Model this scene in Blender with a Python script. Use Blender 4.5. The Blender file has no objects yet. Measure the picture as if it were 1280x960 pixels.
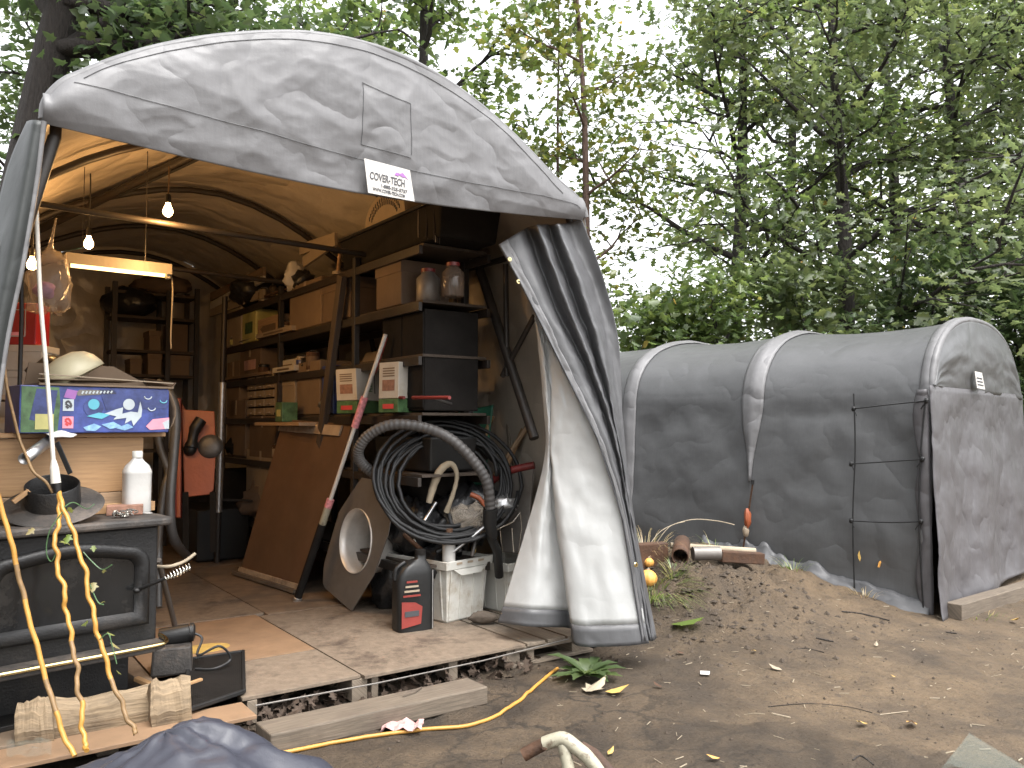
import bpy, bmesh, math, random
import numpy as np
from mathutils import Vector, Matrix, noise
R = math.radians
random.seed(7); rng = np.random.default_rng(7)
S = bpy.context.scene
COL = S.collection
# ------------------------------------------------------------------ camera, sky, sun, exposure
FPX, HC = 1020.0, 1.5
PITCH = math.atan(50/1020)
cam = bpy.data.cameras.new('camera'); camo = bpy.data.objects.new('camera', cam); COL.objects.link(camo)
camo.location = (0, 0, HC); camo.rotation_euler = (R(90)+PITCH, 0, 0)
cam.sensor_width = 36; cam.lens = 36*FPX/1280; cam.clip_start = .05; cam.clip_end = 2000
S.camera = camo
SUN_EL, SUN_AZ = R(66), R(140)      # azimuth of the light, measured clockwise from +Y
w = bpy.data.worlds.new('World'); S.world = w; w.use_nodes = True
nt = w.node_tree; bg = nt.nodes['Background']
sky = nt.nodes.new('ShaderNodeTexSky'); sky.sky_type = 'NISHITA'; sky.sun_disc = False
sky.sun_elevation = SUN_EL; sky.sun_rotation = SUN_AZ; sky.air_density = 1.2; sky.dust_density = 4.0
hs = nt.nodes.new('ShaderNodeHueSaturation'); hs.inputs['Saturation'].default_value = .12
nt.links.new(sky.outputs[0], hs.inputs['Color']); nt.links.new(hs.outputs[0], bg.inputs[0]); bg.inputs[1].default_value = .15
sl = bpy.data.lights.new('sun', 'SUN'); sl.energy = .6; sl.angle = R(25); sl.color = (1, .97, .93)
so = bpy.data.objects.new('sun', sl); COL.objects.link(so)
sd = Vector((math.sin(SUN_AZ)*math.cos(SUN_EL), math.cos(SUN_AZ)*math.cos(SUN_EL), math.sin(SUN_EL)))
so.rotation_euler = sd.to_track_quat('Z', 'Y').to_euler(); so.location = (0, -4, 12)
S.view_settings.view_transform = 'Standard'; S.view_settings.look = 'None'; S.view_settings.gamma = 1
S.view_settings.use_curve_mapping = False; S.view_settings.exposure = 2.03
S.cycles.max_bounces = 8; S.cycles.diffuse_bounces = 6; S.cycles.transparent_max_bounces = 6
S.cycles.use_denoising = True; S.cycles.sample_clamp_indirect = 4
# ------------------------------------------------------------------ pixel <-> place helpers
_c, _s = math.cos(PITCH), math.sin(PITCH)
CAM = Vector((0, 0, HC))
def ray(px, py):
    a = (px-640)/FPX; b = (480-py)/FPX
    return Vector((a, _c-b*_s, _s+b*_c))
def P(px, py, Y): d = ray(px, py); return CAM+d*(Y/d.y)
def Gz(px, py, z=0.): d = ray(px, py); return CAM+d*((z-HC)/d.z)
F1 = Vector((-2.06, 3.57, 0)); CU = Vector((.811, .585, 0)).normalized(); DU = Vector((-CU.y, CU.x, 0)); ZU = Vector((0, 0, 1))
FL = .15                                                # height of the plywood floor
def T(u, v, z): return F1+CU*u+DU*v+ZU*z
def uv1(p): q = Vector((p.x, p.y, 0))-F1; return q.dot(CU), q.dot(DU)
def SU(px, py, u):                                      # pixel on the plane u = const of the near tent
    d = ray(px, py); t = (u+CU.dot(F1)-CU.dot(CAM.xy.to_3d()))/CU.dot(Vector((d.x, d.y, 0))); return CAM+d*t
def SV(px, py, v):
    d = ray(px, py); t = (v+DU.dot(F1))/DU.dot(Vector((d.x, d.y, 0))); return CAM+d*t
F2 = Vector((3.28, 6.42, 0)); CU2 = Vector((.694, .72, 0)).normalized(); DU2 = Vector((-CU2.y, CU2.x, 0))
def T2(u, v, z): return F2+CU2*u+DU2*v+ZU*z
def SU2(px, py, u):
    d = ray(px, py); t = (u+CU2.dot(F2))/CU2.dot(Vector((d.x, d.y, 0))); return CAM+d*t
def SV2(px, py, v):
    d = ray(px, py); t = (v+DU2.dot(F2))/DU2.dot(Vector((d.x, d.y, 0))); return CAM+d*t
def fbm(x, y, z=0., o=4): return noise.fractal(Vector((x, y, z)), .9, 2.1, o)
def sstep(a, b, x): t = min(1, max(0, (x-a)/(b-a))); return t*t*(3-2*t)
def HG(x, y):                                           # height of the ground
    dx, dy = x-1.25, y-6.75
    a = dx*.72-dy*.69; b = dx*.69+dy*.72                # a runs along the tent wall, b towards it
    h = .42*math.exp(-(a/1.15)**2-(b/.75 if b < 0 else b/2.2)**2*1.0)
    near = math.exp(-max(0, (x*x+(y-5)**2)-60)/60)
    h += near*(.022*fbm(x*1.1, y*1.1)+.010*fbm(x*4, y*4, 3)) + h*.22*fbm(x*2.6, y*2.6, 9)+h*.16*fbm(x*8, y*8, 2)
    pv = math.exp(-(math.hypot(x-.05, y-4.35)/.95)**4)
    if pv > .02: h += pv*(.022*abs(fbm(x*2.6, y*2.6, 17))**.6-.012)
    # the low broken rim of old paving in front
    r = math.hypot(x-.9, y-3.0)
    h += .02*sstep(1.25, 1.2, r+.18*fbm(x*2.3, y*2.3, 5))
    return h
def G(px, py):
    d = ray(px, py); t = 2.6
    while t < 30:
        p = CAM+d*t
        if p.z <= HG(p.x, p.y): break
        t += .012
    return p
# ------------------------------------------------------------------ materials
def mat(name, col, rough=.6, var=.18, scale=6., bump=.15, bscale=40., metal=0., spec=.5, dirt=None, dirt_amt=.5, dscale=2.5, stretch=None, uvwood=False, bumpdist=.01, detail=6, sheen=0.):
    m = bpy.data.materials.new(name); m.use_nodes = True
    n = m.node_tree.nodes; l = m.node_tree.links; b = n['Principled BSDF']
    b.inputs['Roughness'].default_value = rough; b.inputs['Metallic'].default_value = metal
    b.inputs['Specular IOR Level'].default_value = spec
    if sheen: b.inputs['Sheen Weight'].default_value = sheen
    tc = n.new('ShaderNodeTexCoord'); mp = n.new('ShaderNodeMapping')
    l.new(tc.outputs['UV' if uvwood else 'Object'], mp.inputs[0])
    if stretch: mp.inputs['Scale'].default_value = stretch
    nz = n.new('ShaderNodeTexNoise'); nz.inputs['Scale'].default_value = scale; nz.inputs['Detail'].default_value = detail; nz.inputs['Roughness'].default_value = .62
    l.new(mp.outputs[0], nz.inputs['Vector'])
    cr = n.new('ShaderNodeValToRGB'); c = Vector(col)
    cr.color_ramp.elements[0].position = .3; cr.color_ramp.elements[1].position = .7
    lo = c*(1-var); hi = c*(1+var)
    cr.color_ramp.elements[0].color = (*lo, 1); cr.color_ramp.elements[1].color = (*hi, 1)
    l.new(nz.outputs[0], cr.inputs[0]); out = cr.outputs[0]
    if dirt:
        d = n.new('ShaderNodeTexNoise'); d.inputs['Scale'].default_value = dscale; d.inputs['Detail'].default_value = 8; d.inputs['Roughness'].default_value = .7
        l.new(tc.outputs['Object'], d.inputs['Vector'])
        r2 = n.new('ShaderNodeValToRGB'); r2.color_ramp.elements[0].position = .62-.3*dirt_amt; r2.color_ramp.elements[1].position = .78-.2*dirt_amt
        l.new(d.outputs[0], r2.inputs[0])
        mx = n.new('ShaderNodeMix'); mx.data_type = 'RGBA'; mx.inputs[7].default_value = (*dirt, 1)
        l.new(r2.outputs[0], mx.inputs[0]); l.new(out, mx.inputs[6]); out = mx.outputs[2]
    l.new(out, b.inputs['Base Color'])
    if bump:
        bn = n.new('ShaderNodeTexNoise'); bn.inputs['Scale'].default_value = bscale; bn.inputs['Detail'].default_value = 5
        l.new(mp.outputs[0], bn.inputs['Vector'])
        bp = n.new('ShaderNodeBump'); bp.inputs['Strength'].default_value = bump; bp.inputs['Distance'].default_value = bumpdist
        l.new(bn.outputs[0], bp.inputs['Height']); l.new(bp.outputs[0], b.inputs['Normal'])
    return m
def wood(name, col, rough=.75, var=.35, bump=.35, dirt=None, **k):
    return mat(name, col, rough, var, 3.0, bump, 5.0, dirt=dirt, stretch=(1.6, 26, 26), uvwood=True, bumpdist=.006, **k)
def glow(name, col, power):
    m = bpy.data.materials.new(name); m.use_nodes = True; b = m.node_tree.nodes['Principled BSDF']
    b.inputs['Base Color'].default_value = (.8, .8, .8, 1); b.inputs['Emission Color'].default_value = (*col, 1); b.inputs['Emission Strength'].default_value = power
    return m
def fabric(name, col, rough=.5, crease=.35, weave=.12, spec=.4, var=.09, streak=.22):
    """Woven coated tarpaulin: fine weave, soft crumple creases, slight stains."""
    m = bpy.data.materials.new(name); m.use_nodes = True
    n = m.node_tree.nodes; l = m.node_tree.links; b = n['Principled BSDF']
    b.inputs['Roughness'].default_value = rough; b.inputs['Specular IOR Level'].default_value = spec
    tc = n.new('ShaderNodeTexCoord')
    nz = n.new('ShaderNodeTexNoise'); nz.inputs['Scale'].default_value = 2.2; nz.inputs['Detail'].default_value = 9; nz.inputs['Roughness'].default_value = .66
    l.new(tc.outputs['Object'], nz.inputs['Vector'])
    cr = n.new('ShaderNodeValToRGB'); c = Vector(col); cr.color_ramp.elements[0].position = .3; cr.color_ramp.elements[1].position = .72
    cr.color_ramp.elements[0].color = (*(c*(1-var)), 1); cr.color_ramp.elements[1].color = (*(c*(1+var)), 1)
    l.new(nz.outputs[0], cr.inputs[0])
    mp = n.new('ShaderNodeMapping'); mp.inputs['Scale'].default_value = (30, 30, 2.2); l.new(tc.outputs['Object'], mp.inputs[0])
    st = n.new('ShaderNodeTexNoise'); st.inputs['Scale'].default_value = 2.5; st.inputs['Detail'].default_value = 4; l.new(mp.outputs[0], st.inputs['Vector'])
    mx = n.new('ShaderNodeMix'); mx.data_type = 'RGBA'; mx.blend_type = 'MULTIPLY'; mx.inputs[0].default_value = streak
    r3 = n.new('ShaderNodeValToRGB'); r3.color_ramp.elements[0].position = .35; r3.color_ramp.elements[0].color = (.72, .72, .72, 1); r3.color_ramp.elements[1].position = .6
    l.new(st.outputs[0], r3.inputs[0]); l.new(cr.outputs[0], mx.inputs[6]); l.new(r3.outputs[0], mx.inputs[7]); l.new(mx.outputs[2], b.inputs['Base Color'])
    # creases: distorted voronoi edges + broad soft crumple
    d = n.new('ShaderNodeTexNoise'); d.inputs['Scale'].default_value = 3.0; d.inputs['Detail'].default_value = 3; l.new(tc.outputs['Object'], d.inputs['Vector'])
    av = n.new('ShaderNodeMix'); av.data_type = 'RGBA'; av.blend_type = 'LINEAR_LIGHT'; av.inputs[0].default_value = .12
    l.new(tc.outputs['Object'], av.inputs[6]); l.new(d.outputs['Color'], av.inputs[7])
    vo0 = n.new('ShaderNodeTexNoise'); vo0.inputs['Scale'].default_value = 2.6; vo0.inputs['Detail'].default_value = 1.5; vo0.inputs['Roughness'].default_value = .4
    sb = n.new('ShaderNodeMath'); sb.operation = 'SUBTRACT'; sb.inputs[1].default_value = .5; l.new(vo0.outputs[0], sb.inputs[0]); vo = n.new('ShaderNodeMath'); vo.operation = 'ABSOLUTE'; l.new(sb.outputs[0], vo.inputs[0])
    l.new(av.outputs[2], vo0.inputs['Vector'])
    b1 = n.new('ShaderNodeBump'); b1.inputs['Strength'].default_value = crease; b1.inputs['Distance'].default_value = .12; l.new(vo.outputs[0], b1.inputs['Height'])
    n2 = n.new('ShaderNodeTexNoise'); n2.inputs['Scale'].default_value = 11; n2.inputs['Detail'].default_value = 4; l.new(tc.outputs['Object'], n2.inputs['Vector'])
    b2 = n.new('ShaderNodeBump'); b2.inputs['Strength'].default_value = crease*.3; b2.inputs['Distance'].default_value = .02; l.new(n2.outputs[0], b2.inputs['Height']); l.new(b1.outputs[0], b2.inputs['Normal'])
    n3 = n.new('ShaderNodeTexNoise'); n3.inputs['Scale'].default_value = 170; l.new(tc.outputs['Object'], n3.inputs['Vector'])
    b3 = n.new('ShaderNodeBump'); b3.inputs['Strength'].default_value = weave; b3.inputs['Distance'].default_value = .004; l.new(n3.outputs[0], b3.inputs['Height']); l.new(b2.outputs[0], b3.inputs['Normal'])
    l.new(b3.outputs[0], b.inputs['Normal'])
    return m
M = {}
M['tarp_grey'] = fabric('grey_tarpaulin', (.138, .136, .139), .48, .5)
M['tarp_door'] = fabric('grey_tarpaulin_door', (.082, .078, .082), .45, .5)
M['tarp_dark'] = fabric('grey_tarpaulin_wall', (.084, .085, .087), .40, .25, var=.05)
M['tarp_dim'] = fabric('grey_tarpaulin_flap', (.074, .074, .077), .45, .3)
M['tarp_in'] = fabric('pale_tarpaulin_inside', (.42, .37, .31), .30, .6, spec=.6)
M['tarp_white'] = fabric('white_tarpaulin_back', (.375, .378, .372), .45, .22, .06, var=.05, streak=.06)
M['tarp_blue'] = fabric('blue_grey_tarpaulin', (.036, .038, .05), .45, .3)
M['dirt'] = None
M['tarp_shade'] = fabric('tree_shaded_tarpaulin', (.027, .030, .029), .5, .3)  # grey tarpaulin with the trees' shade put into its colour
M['dead_leaf'] = mat('dead_leaf_brown', (.055, .036, .024), .8, .4, 30, 0)
M['clod'] = mat('damp_clod', (.05, .037, .026), .95, .3, 20, .5, 60)
M['frame'] = mat('dark_steel_tube', (.028, .024, .021), .5, metal=.2, dirt=(.035, .022, .015))
M['black_metal'] = mat('black_cast_iron', (.014, .0135, .0135), .5, .3, 8, .25, 90, metal=.3, dirt=(.045, .038, .032), dirt_amt=.35)
M['stove_top'] = mat('dusty_iron_plate', (.034, .03, .027), .65, .35, 9, .3, 80, dirt=(.10, .08, .065), dirt_amt=.5, dscale=7)
M['glass_black'] = mat('sooty_glass', (.012, .012, .012), .12, .3, 5, .03, 10, dirt=(.05, .045, .04), dirt_amt=.35, dscale=3)
M['brass'] = mat('polished_brass', (.75, .62, .32), .22, .08, 8, .02, metal=1.)
M['steel'] = mat('galvanised_steel', (.5, .5, .5), .35, .2, 20, .06, metal=.9)
M['steel_dull'] = mat('dull_brown_sheet_metal', (.17, .155, .14), .5, .2, 4, .05, 20, metal=.4, dirt=(.10, .07, .05), dirt_amt=.3)
M['pipe_grey'] = mat('grey_pipe', (.10, .10, .10), .5, .2, metal=.5)
M['chrome'] = mat('bright_wire', (.7, .68, .62), .25, .1, metal=1.)
M['ply'] = mat('worn_plywood', (.17, .122, .083), .62, .22, 7, .2, 30, dirt=(.075, .055, .04), dirt_amt=.55, dscale=2.2)
M['ply_new'] = mat('orange_plywood', (.21, .13, .075), .6, .18, 6, .15, 30, dirt=(.16, .10, .06), dirt_amt=.35, dscale=2.6)
M['ply_grey'] = mat('grey_worn_plywood', (.16, .122, .088), .65, .22, 7, .3, 30, dirt=(.05, .034, .025), dirt_amt=.38, dscale=4.2, stretch=(3, 3, 3))
M['pallet'] = wood('weathered_pallet_wood', (.17, .135, .10), dirt=(.06, .05, .04), dirt_amt=.4)
M['beam_top'] = wood('grey_timber', (.12, .095, .07), var=.4, dirt=(.08, .06, .045), dirt_amt=.45)
M['dark_wood'] = wood('dark_shelf_board', (.05, .036, .026))
M['collar'] = mat('bright_sheet_steel', (.62, .60, .57), .38, .12, 12, .05, metal=.35)
M['pale_wood'] = wood('pale_pine_board', (.34, .20, .095), .6, .2, .15)
M['pale_wood2'] = wood('dull_pine_board', (.30, .20, .12), .6, .3, .2)
M['log'] = wood('split_log', (.20, .145, .088), .8, .45, .8, dirt=(.07, .05, .033), dirt_amt=.45)
M['bark'] = mat('tree_bark', (.026, .021, .018), .9, .4, 10, .8, 14, stretch=(4, 4, .7), bumpdist=.05)
M['bark_red'] = mat('reddish_bark', (.075, .045, .033), .9, .3, 10, .6, 14, stretch=(4, 4, .7), bumpdist=.04)
M['panel'] = mat('brown_panel_board', (.115, .066, .036), .55, .18, 4, .06, 30, dirt=(.11, .055, .03), dirt_amt=.35)
M['panel_rail'] = mat('pale_dusty_rail', (.36, .28, .20), .7, .2, 9, .2, dirt=(.15, .10, .07), dirt_amt=.45, dscale=6)
M['card'] = mat('cardboard', (.155, .108, .07), .8, .12, 5, .05)
M['card_dk'] = mat('dark_cardboard', (.11, .075, .05), .8, .15, 5, .05)
M['card_lt'] = mat('light_carton', (.26, .205, .145), .75, .12, 5, .05)
M['white_box'] = mat('white_carton', (.44, .41, .36), .6, .1, 6, .03, dirt=(.35, .28, .2), dirt_amt=.25)
M['beige'] = mat('beige_plastic', (.30, .24, .175), .5, .1)
M['black_pl'] = mat('black_plastic', (.013, .013, .013), .42, .25, bump=.1, spec=.35)
M['black_mat'] = mat('matt_black', (.012, .0105, .0095), .8, .3, bump=.2, spec=.15)
M['bag_black'] = mat('black_plastic_bag', (.016, .016, .017), .28, .2, 6, .5, 16, bumpdist=.03)
M['hose'] = mat('grey_corrugated_hose', (.06, .056, .054), .5, .12)
M['cable'] = mat('black_rubber_cable', (.016, .016, .0165), .5, .25, bump=.05, spec=.3)
M['white_pl'] = mat('dirty_white_plastic', (.50, .49, .45), .45, .08, 4, .04, dirt=(.30, .25, .19), dirt_amt=.32, dscale=4)
M['bottle_w'] = mat('white_bottle_plastic', (.46, .45, .43), .4, .08, dirt=(.42, .38, .33), dirt_amt=.3, dscale=9)
M['red'] = mat('red_plastic', (.26, .014, .02), .4, .1)
M['red_dk'] = mat('dark_red_plastic', (.16, .02, .018), .45, .2)
M['red_label'] = mat('red_label', (.22, .032, .025), .45, .15)
M['orange'] = mat('orange_plastic', (.28, .07, .025), .45, .15, dirt=(.30, .06, .02), dirt_amt=.3)
M['green'] = mat('green_plastic', (.03, .14, .085), .5, .2)
M['pink'] = mat('pink_paint', (.55, .22, .24), .5, .45, 40)
M['yellow_cord'] = mat('yellow_extension_cord', (.42, .21, .04), .45, .15, 20, .05, dirt=(.35, .18, .04), dirt_amt=.3, dscale=6)
M['brown_cord'] = mat('soiled_brown_cord', (.20, .12, .05), .55, .3, 18)
M['white_cord'] = mat('white_cord', (.55, .52, .46), .5, .1)
M['cream'] = mat('cream_shade', (.45, .41, .28), .45, .06)
M['brick'] = mat('brick', (.24, .125, .085), .85, .3, 30, .4, 60)
M['rust'] = mat('rusty_iron', (.065, .030, .014), .8, .4, 14, .5, 50, dirt=(.045, .03, .025), dirt_amt=.4)
M['white_rust'] = mat('chipped_white_paint', (.30, .28, .21), .45, .10, 8, .2, 60, dirt=(.06, .028, .014), dirt_amt=.42, dscale=26)
M['gold'] = mat('gold_leaf', (.40, .26, .07), .6, .25, 20)
M['paper'] = mat('white_paper', (.52, .5, .47), .7, .06)
M['paper_pink'] = mat('pale_pink_paper', (.42, .25, .235), .7, .2, 12)
M['pumpkin'] = mat('orange_squash', (.66, .33, .08), .5, .2, 6, .1)
M['ink_black'] = mat('black_ink', (.05, .05, .055), .5, .1, bump=0)
M['ink_purple'] = mat('purple_ink', (.30, .12, .36), .5, .2, bump=0)
M['ink_red'] = mat('red_ink', (.5, .05, .05), .5, .1, bump=0)
M['ink_blue'] = mat('blue_print', (.04, .06, .22), .35, .5, 14, 0, detail=8)
M['ink_navy'] = mat('navy_print', (.035, .05, .16), .35, .6, 12, 0, detail=8)
M['ink_teal'] = mat('teal_print', (.10, .38, .48), .35, .2, bump=0)
M['ink_white'] = mat('white_print', (.42, .47, .5), .35, .15, bump=0)
M['ink_sky'] = mat('pale_blue_print', (.22, .40, .62), .35, .4, 30, 0)
M['ink_pink'] = mat('pink_print', (.70, .28, .36), .35, .2, bump=0)
M['ink_yellow'] = mat('yellow_print', (.45, .42, .16), .4, .2, bump=0)
M['ink_green'] = mat('green_print', (.06, .12, .05), .4, .6, 16, 0)
M['bulb'] = glow('lit_bulb', (1, .62, .25), 10)
M['tube'] = glow('lit_tube', (1, .66, .24), 1.1)
M['enamel'] = mat('white_enamel', (.34, .30, .24), .4, .06)
M['rope'] = mat('pale_rope', (.30, .25, .18), .9, .2)
M['stone'] = mat('stone', (.095, .074, .056), .85, .35, 12, .5, 30)
def clear_mat(name, tint, alpha, rough=.25, ripple=.6):
    m = bpy.data.materials.new(name); m.use_nodes = True; n = m.node_tree.nodes; l = m.node_tree.links
    b = n['Principled BSDF']; b.inputs['Base Color'].default_value = (*tint, 1); b.inputs['Roughness'].default_value = rough; b.inputs['Alpha'].default_value = alpha
    tc = n.new('ShaderNodeTexCoord'); nz = n.new('ShaderNodeTexNoise'); nz.inputs['Scale'].default_value = 14; l.new(tc.outputs['Object'], nz.inputs['Vector'])
    bp = n.new('ShaderNodeBump'); bp.inputs['Strength'].default_value = ripple; bp.inputs['Distance'].default_value = .03; l.new(nz.outputs[0], bp.inputs['Height']); l.new(bp.outputs[0], b.inputs['Normal'])
    return m
M['clear'] = clear_mat('clear_plastic', (.55, .47, .38), .34)
M['glass'] = clear_mat('clear_glass_sheet', (.22, .25, .22), .16, .05, .02)
M['glass'].node_tree.nodes['Principled BSDF'].inputs['Specular IOR Level'].default_value = .12
M['jar'] = clear_mat('jar_glass', (.12, .09, .07), .55, .08, .1)
def leaf_mat(name, cols, trans=.35):
    m = bpy.data.materials.new(name); m.use_nodes = True; n = m.node_tree.nodes; l = m.node_tree.links
    n.remove(n['Principled BSDF']); out = n['Material Output']
    at = n.new('ShaderNodeAttribute'); at.attribute_name = 'tint'
    cr = n.new('ShaderNodeValToRGB')
    while len(cr.color_ramp.elements) < len(cols): cr.color_ramp.elements.new(.5)
    for i, (p, c) in enumerate(cols): cr.color_ramp.elements[i].position = p; cr.color_ramp.elements[i].color = (*c, 1)
    l.new(at.outputs['Fac'], cr.inputs[0])
    d = n.new('ShaderNodeBsdfDiffuse'); t = n.new('ShaderNodeBsdfTranslucent'); g = n.new('ShaderNodeBsdfGlossy'); g.inputs['Roughness'].default_value = .45
    g.inputs['Color'].default_value = (.5, .5, .5, 1)
    hv = n.new('ShaderNodeHueSaturation'); hv.inputs['Value'].default_value = 2.0; hv.inputs['Hue'].default_value = .485
    l.new(cr.outputs[0], d.inputs[0]); l.new(cr.outputs[0], hv.inputs['Color']); l.new(hv.outputs[0], t.inputs[0])
    m1 = n.new('ShaderNodeMixShader'); m1.inputs[0].default_value = trans; l.new(d.outputs[0], m1.inputs[1]); l.new(t.outputs[0], m1.inputs[2])
    m2 = n.new('ShaderNodeMixShader'); m2.inputs[0].default_value = .09; l.new(m1.outputs[0], m2.inputs[1]); l.new(g.outputs[0], m2.inputs[2])
    l.new(m2.outputs[0], out.inputs[0]); return m
LM = {
 'oak': leaf_mat('oak_leaves', [(0, (.06, .092, .038)), (.5, (.10, .135, .052)), (1, (.14, .172, .058))], .52),
 'light': leaf_mat('maple_leaves', [(0, (.055, .095, .03)), (.5, (.10, .15, .04)), (.9, (.14, .18, .045)), (1, (.30, .22, .05))], .5),
 'yellow': leaf_mat('turning_leaves', [(0, (.06, .09, .02)), (.5, (.13, .15, .03)), (.85, (.22, .19, .04)), (1, (.25, .10, .03))], .45),
 'dark': leaf_mat('dark_leaves', [(0, (.03, .055, .02)), (.6, (.055, .09, .03)), (1, (.09, .125, .04))], .45),
 'grass': leaf_mat('grass_blades', [(0, (.07, .12, .025)), (.6, (.14, .20, .04)), (1, (.34, .27, .13))]),
 'straw': leaf_mat('dry_grass_blades', [(0, (.16, .15, .05)), (.5, (.33, .25, .12)), (1, (.42, .32, .18))]),
}
# ------------------------------------------------------------------ mesh building
ROOT = {}
class MB:
    def __init__(s): s.v = []; s.f = []; s.uv = []
    def face(s, idx, uvs=None): s.f.append(tuple(idx)); s.uv.append(uvs)
    def box(s, c, size, ax=None, taper=1.):
        c = Vector(c); X, Y, Z = ax if ax else (Vector((1, 0, 0)), Vector((0, 1, 0)), Vector((0, 0, 1)))
        h = [size[0]/2, size[1]/2, size[2]/2]; b = len(s.v); o = random.uniform(0, 9)
        for k in (-1, 1):
            t = taper if k > 0 else 1.
            for i, j in ((-1, -1), (1, -1), (1, 1), (-1, 1)):
                s.v.append(c+X*(i*h[0]*t)+Y*(j*h[1]*t)+Z*(k*h[2]))
        L = max(range(3), key=lambda i: size[i])
        loc = [(i*h[0], j*h[1], k*h[2]) for k in (-1, 1) for i, j in ((-1, -1), (1, -1), (1, 1), (-1, 1))]
        for q in ((0, 3, 2, 1), (4, 5, 6, 7), (0, 1, 5, 4), (1, 2, 6, 5), (2, 3, 7, 6), (3, 0, 4, 7)):
            us = []
            for i in q:
                p = loc[i]; oth = [p[k] for k in range(3) if k != L]; us.append((p[L]+o, oth[0]+oth[1]+o))
            s.face([b+i for i in q], us)
        return s
    def bar(s, p, q, w, h, up=ZU, taper=1.):
        p = Vector(p); q = Vector(q); d = (q-p); L = d.length; d.normalize()
        side = d.cross(Vector(up)); side = side.normalized() if side.length > 1e-4 else Vector((1, 0, 0)); u2 = side.cross(d)
        return s.box((p+q)/2, (w, h, L), (side, u2, d), taper)
    def tube(s, pts, r, n=8, cap=True, closed=False):
        pts = [Vector(p) for p in pts]; N = len(pts); rs = r if isinstance(r, (list, tuple)) else [r]*N
        T0 = (pts[1]-pts[0]).normalized(); a = T0.orthogonal().normalized(); b0 = len(s.v); L = 0; o = random.uniform(0, 9); lens = []
        for i, p in enumerate(pts):
            if closed: t = (pts[(i+1) % N]-pts[i-1]).normalized()
            else: t = (pts[min(i+1, N-1)]-pts[max(i-1, 0)]).normalized()
            a = (a-t*a.dot(t)); a = a.normalized() if a.length > 1e-6 else t.orthogonal().normalized()
            c = t.cross(a)
            if i: L += (p-pts[i-1]).length
            lens.append(L)
            for k in range(n):
                th = 2*math.pi*k/n; s.v.append(p+(a*math.cos(th)+c*math.sin(th))*rs[i])
        for i in range(N if closed else N-1):
            j = (i+1) % N
            for k in range(n):
                k2 = (k+1) % n; w = 2*math.pi*max(rs)/n
                s.face((b0+i*n+k, b0+i*n+k2, b0+j*n+k2, b0+j*n+k), ((lens[i]+o, k*w), (lens[i]+o, (k+1)*w), (lens[j]+o, (k+1)*w), (lens[j]+o, k*w)))
        if cap and not closed:
            s.face([b0+k for k in range(n)][::-1]); s.face([b0+(N-1)*n+k for k in range(n)])
        return s
    def lathe(s, c, prof, n=24, axis=ZU, cap=True, sq=None):
        """prof: (radius, height) pairs along axis; sq=(a,b) scales the two radial directions."""
        c = Vector(c); ax = Vector(axis).normalized()
        X = ax.orthogonal().normalized() if abs(ax.z) < .99 else Vector((1, 0, 0)); Y = ax.cross(X); b0 = len(s.v); sa, sb = sq or (1, 1)
        for r, h in prof:
            for k in range(n):
                th = 2*math.pi*k/n; s.v.append(c+ax*h+X*(r*sa*math.cos(th))+Y*(r*sb*math.sin(th)))
        for i in range(len(prof)-1):
            for k in range(n):
                k2 = (k+1) % n; s.face((b0+i*n+k, b0+i*n+k2, b0+(i+1)*n+k2, b0+(i+1)*n+k))
        if cap:
            if prof[0][0] > 1e-5: s.face([b0+k for k in range(n)][::-1])
            if prof[-1][0] > 1e-5: s.face([b0+(len(prof)-1)*n+k for k in range(n)])
        return s
    def prism(s, poly, ext):
        n = len(poly); b = len(s.v); e = Vector(ext)
        s.v += [Vector(p) for p in poly]+[Vector(p)+e for p in poly]
        s.face(list(range(b, b+n))[::-1]); s.face(range(b+n, b+2*n))
        for i in range(n): j = (i+1) % n; s.face((b+i, b+j, b+n+j, b+n+i))
        return s
    def grid(s, g, wrap=False):
        b = len(s.v); nu = len(g); nv = len(g[0])
        for row in g: s.v += [Vector(p) for p in row]
        for i in range(nu if wrap else nu-1):
            for j in range(nv-1):
                i2 = (i+1) % nu; s.face((b+i*nv+j, b+i2*nv+j, b+i2*nv+j+1, b+i*nv+j+1))
        return s
    def blob(s, c, r, amp=.15, fr=2., n=14, seed=0):
        c = Vector(c); g = []
        for i in range(n*2):
            ph = 2*math.pi*i/(n*2); row = []
            for j in range(n+1):
                th = math.pi*j/n; d = Vector((math.sin(th)*math.cos(ph), math.sin(th)*math.sin(ph), -math.cos(th)))
                k = 1+amp*noise.fractal(d*fr+Vector((seed, seed*1.7, 0)), .8, 2, 4)
                row.append(c+Vector((d.x*r[0], d.y*r[1], d.z*r[2]))*k)
            g.append(row)
        return s.grid(g, True)
    def build(s, name, m, parent=None, smooth=False, bevel=0, solid=0, label=None, cat=None, group=None, kind=None, origin=None, inner=None):
        root = Vector((0, 0, 0))
        if parent is not None: root = ROOT[parent.name]
        else:
            xs = [v.x for v in s.v]; ys = [v.y for v in s.v]; zs = [v.z for v in s.v]
            root = Vector(origin) if origin is not None else Vector(((min(xs)+max(xs))/2, (min(ys)+max(ys))/2, min(zs)))
        me = bpy.data.meshes.new(name); me.from_pydata([v-root for v in s.v], [], s.f)
        if any(s.uv):
            ul = me.uv_layers.new(name='UVMap'); k = 0
            for f, u in zip(s.f, s.uv):
                for i in range(len(f)):
                    if u: ul.data[k].uv = u[i]
                    k += 1
        me.update(); me.validate()
        bm = bmesh.new(); bm.from_mesh(me); bmesh.ops.remove_doubles(bm, verts=bm.verts, dist=1e-6)
        if not solid and inner is None: bmesh.ops.recalc_face_normals(bm, faces=bm.faces)
        bm.to_mesh(me); bm.free()
        if m: me.materials.append(m)
        if inner: me.materials.append(inner)
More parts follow.
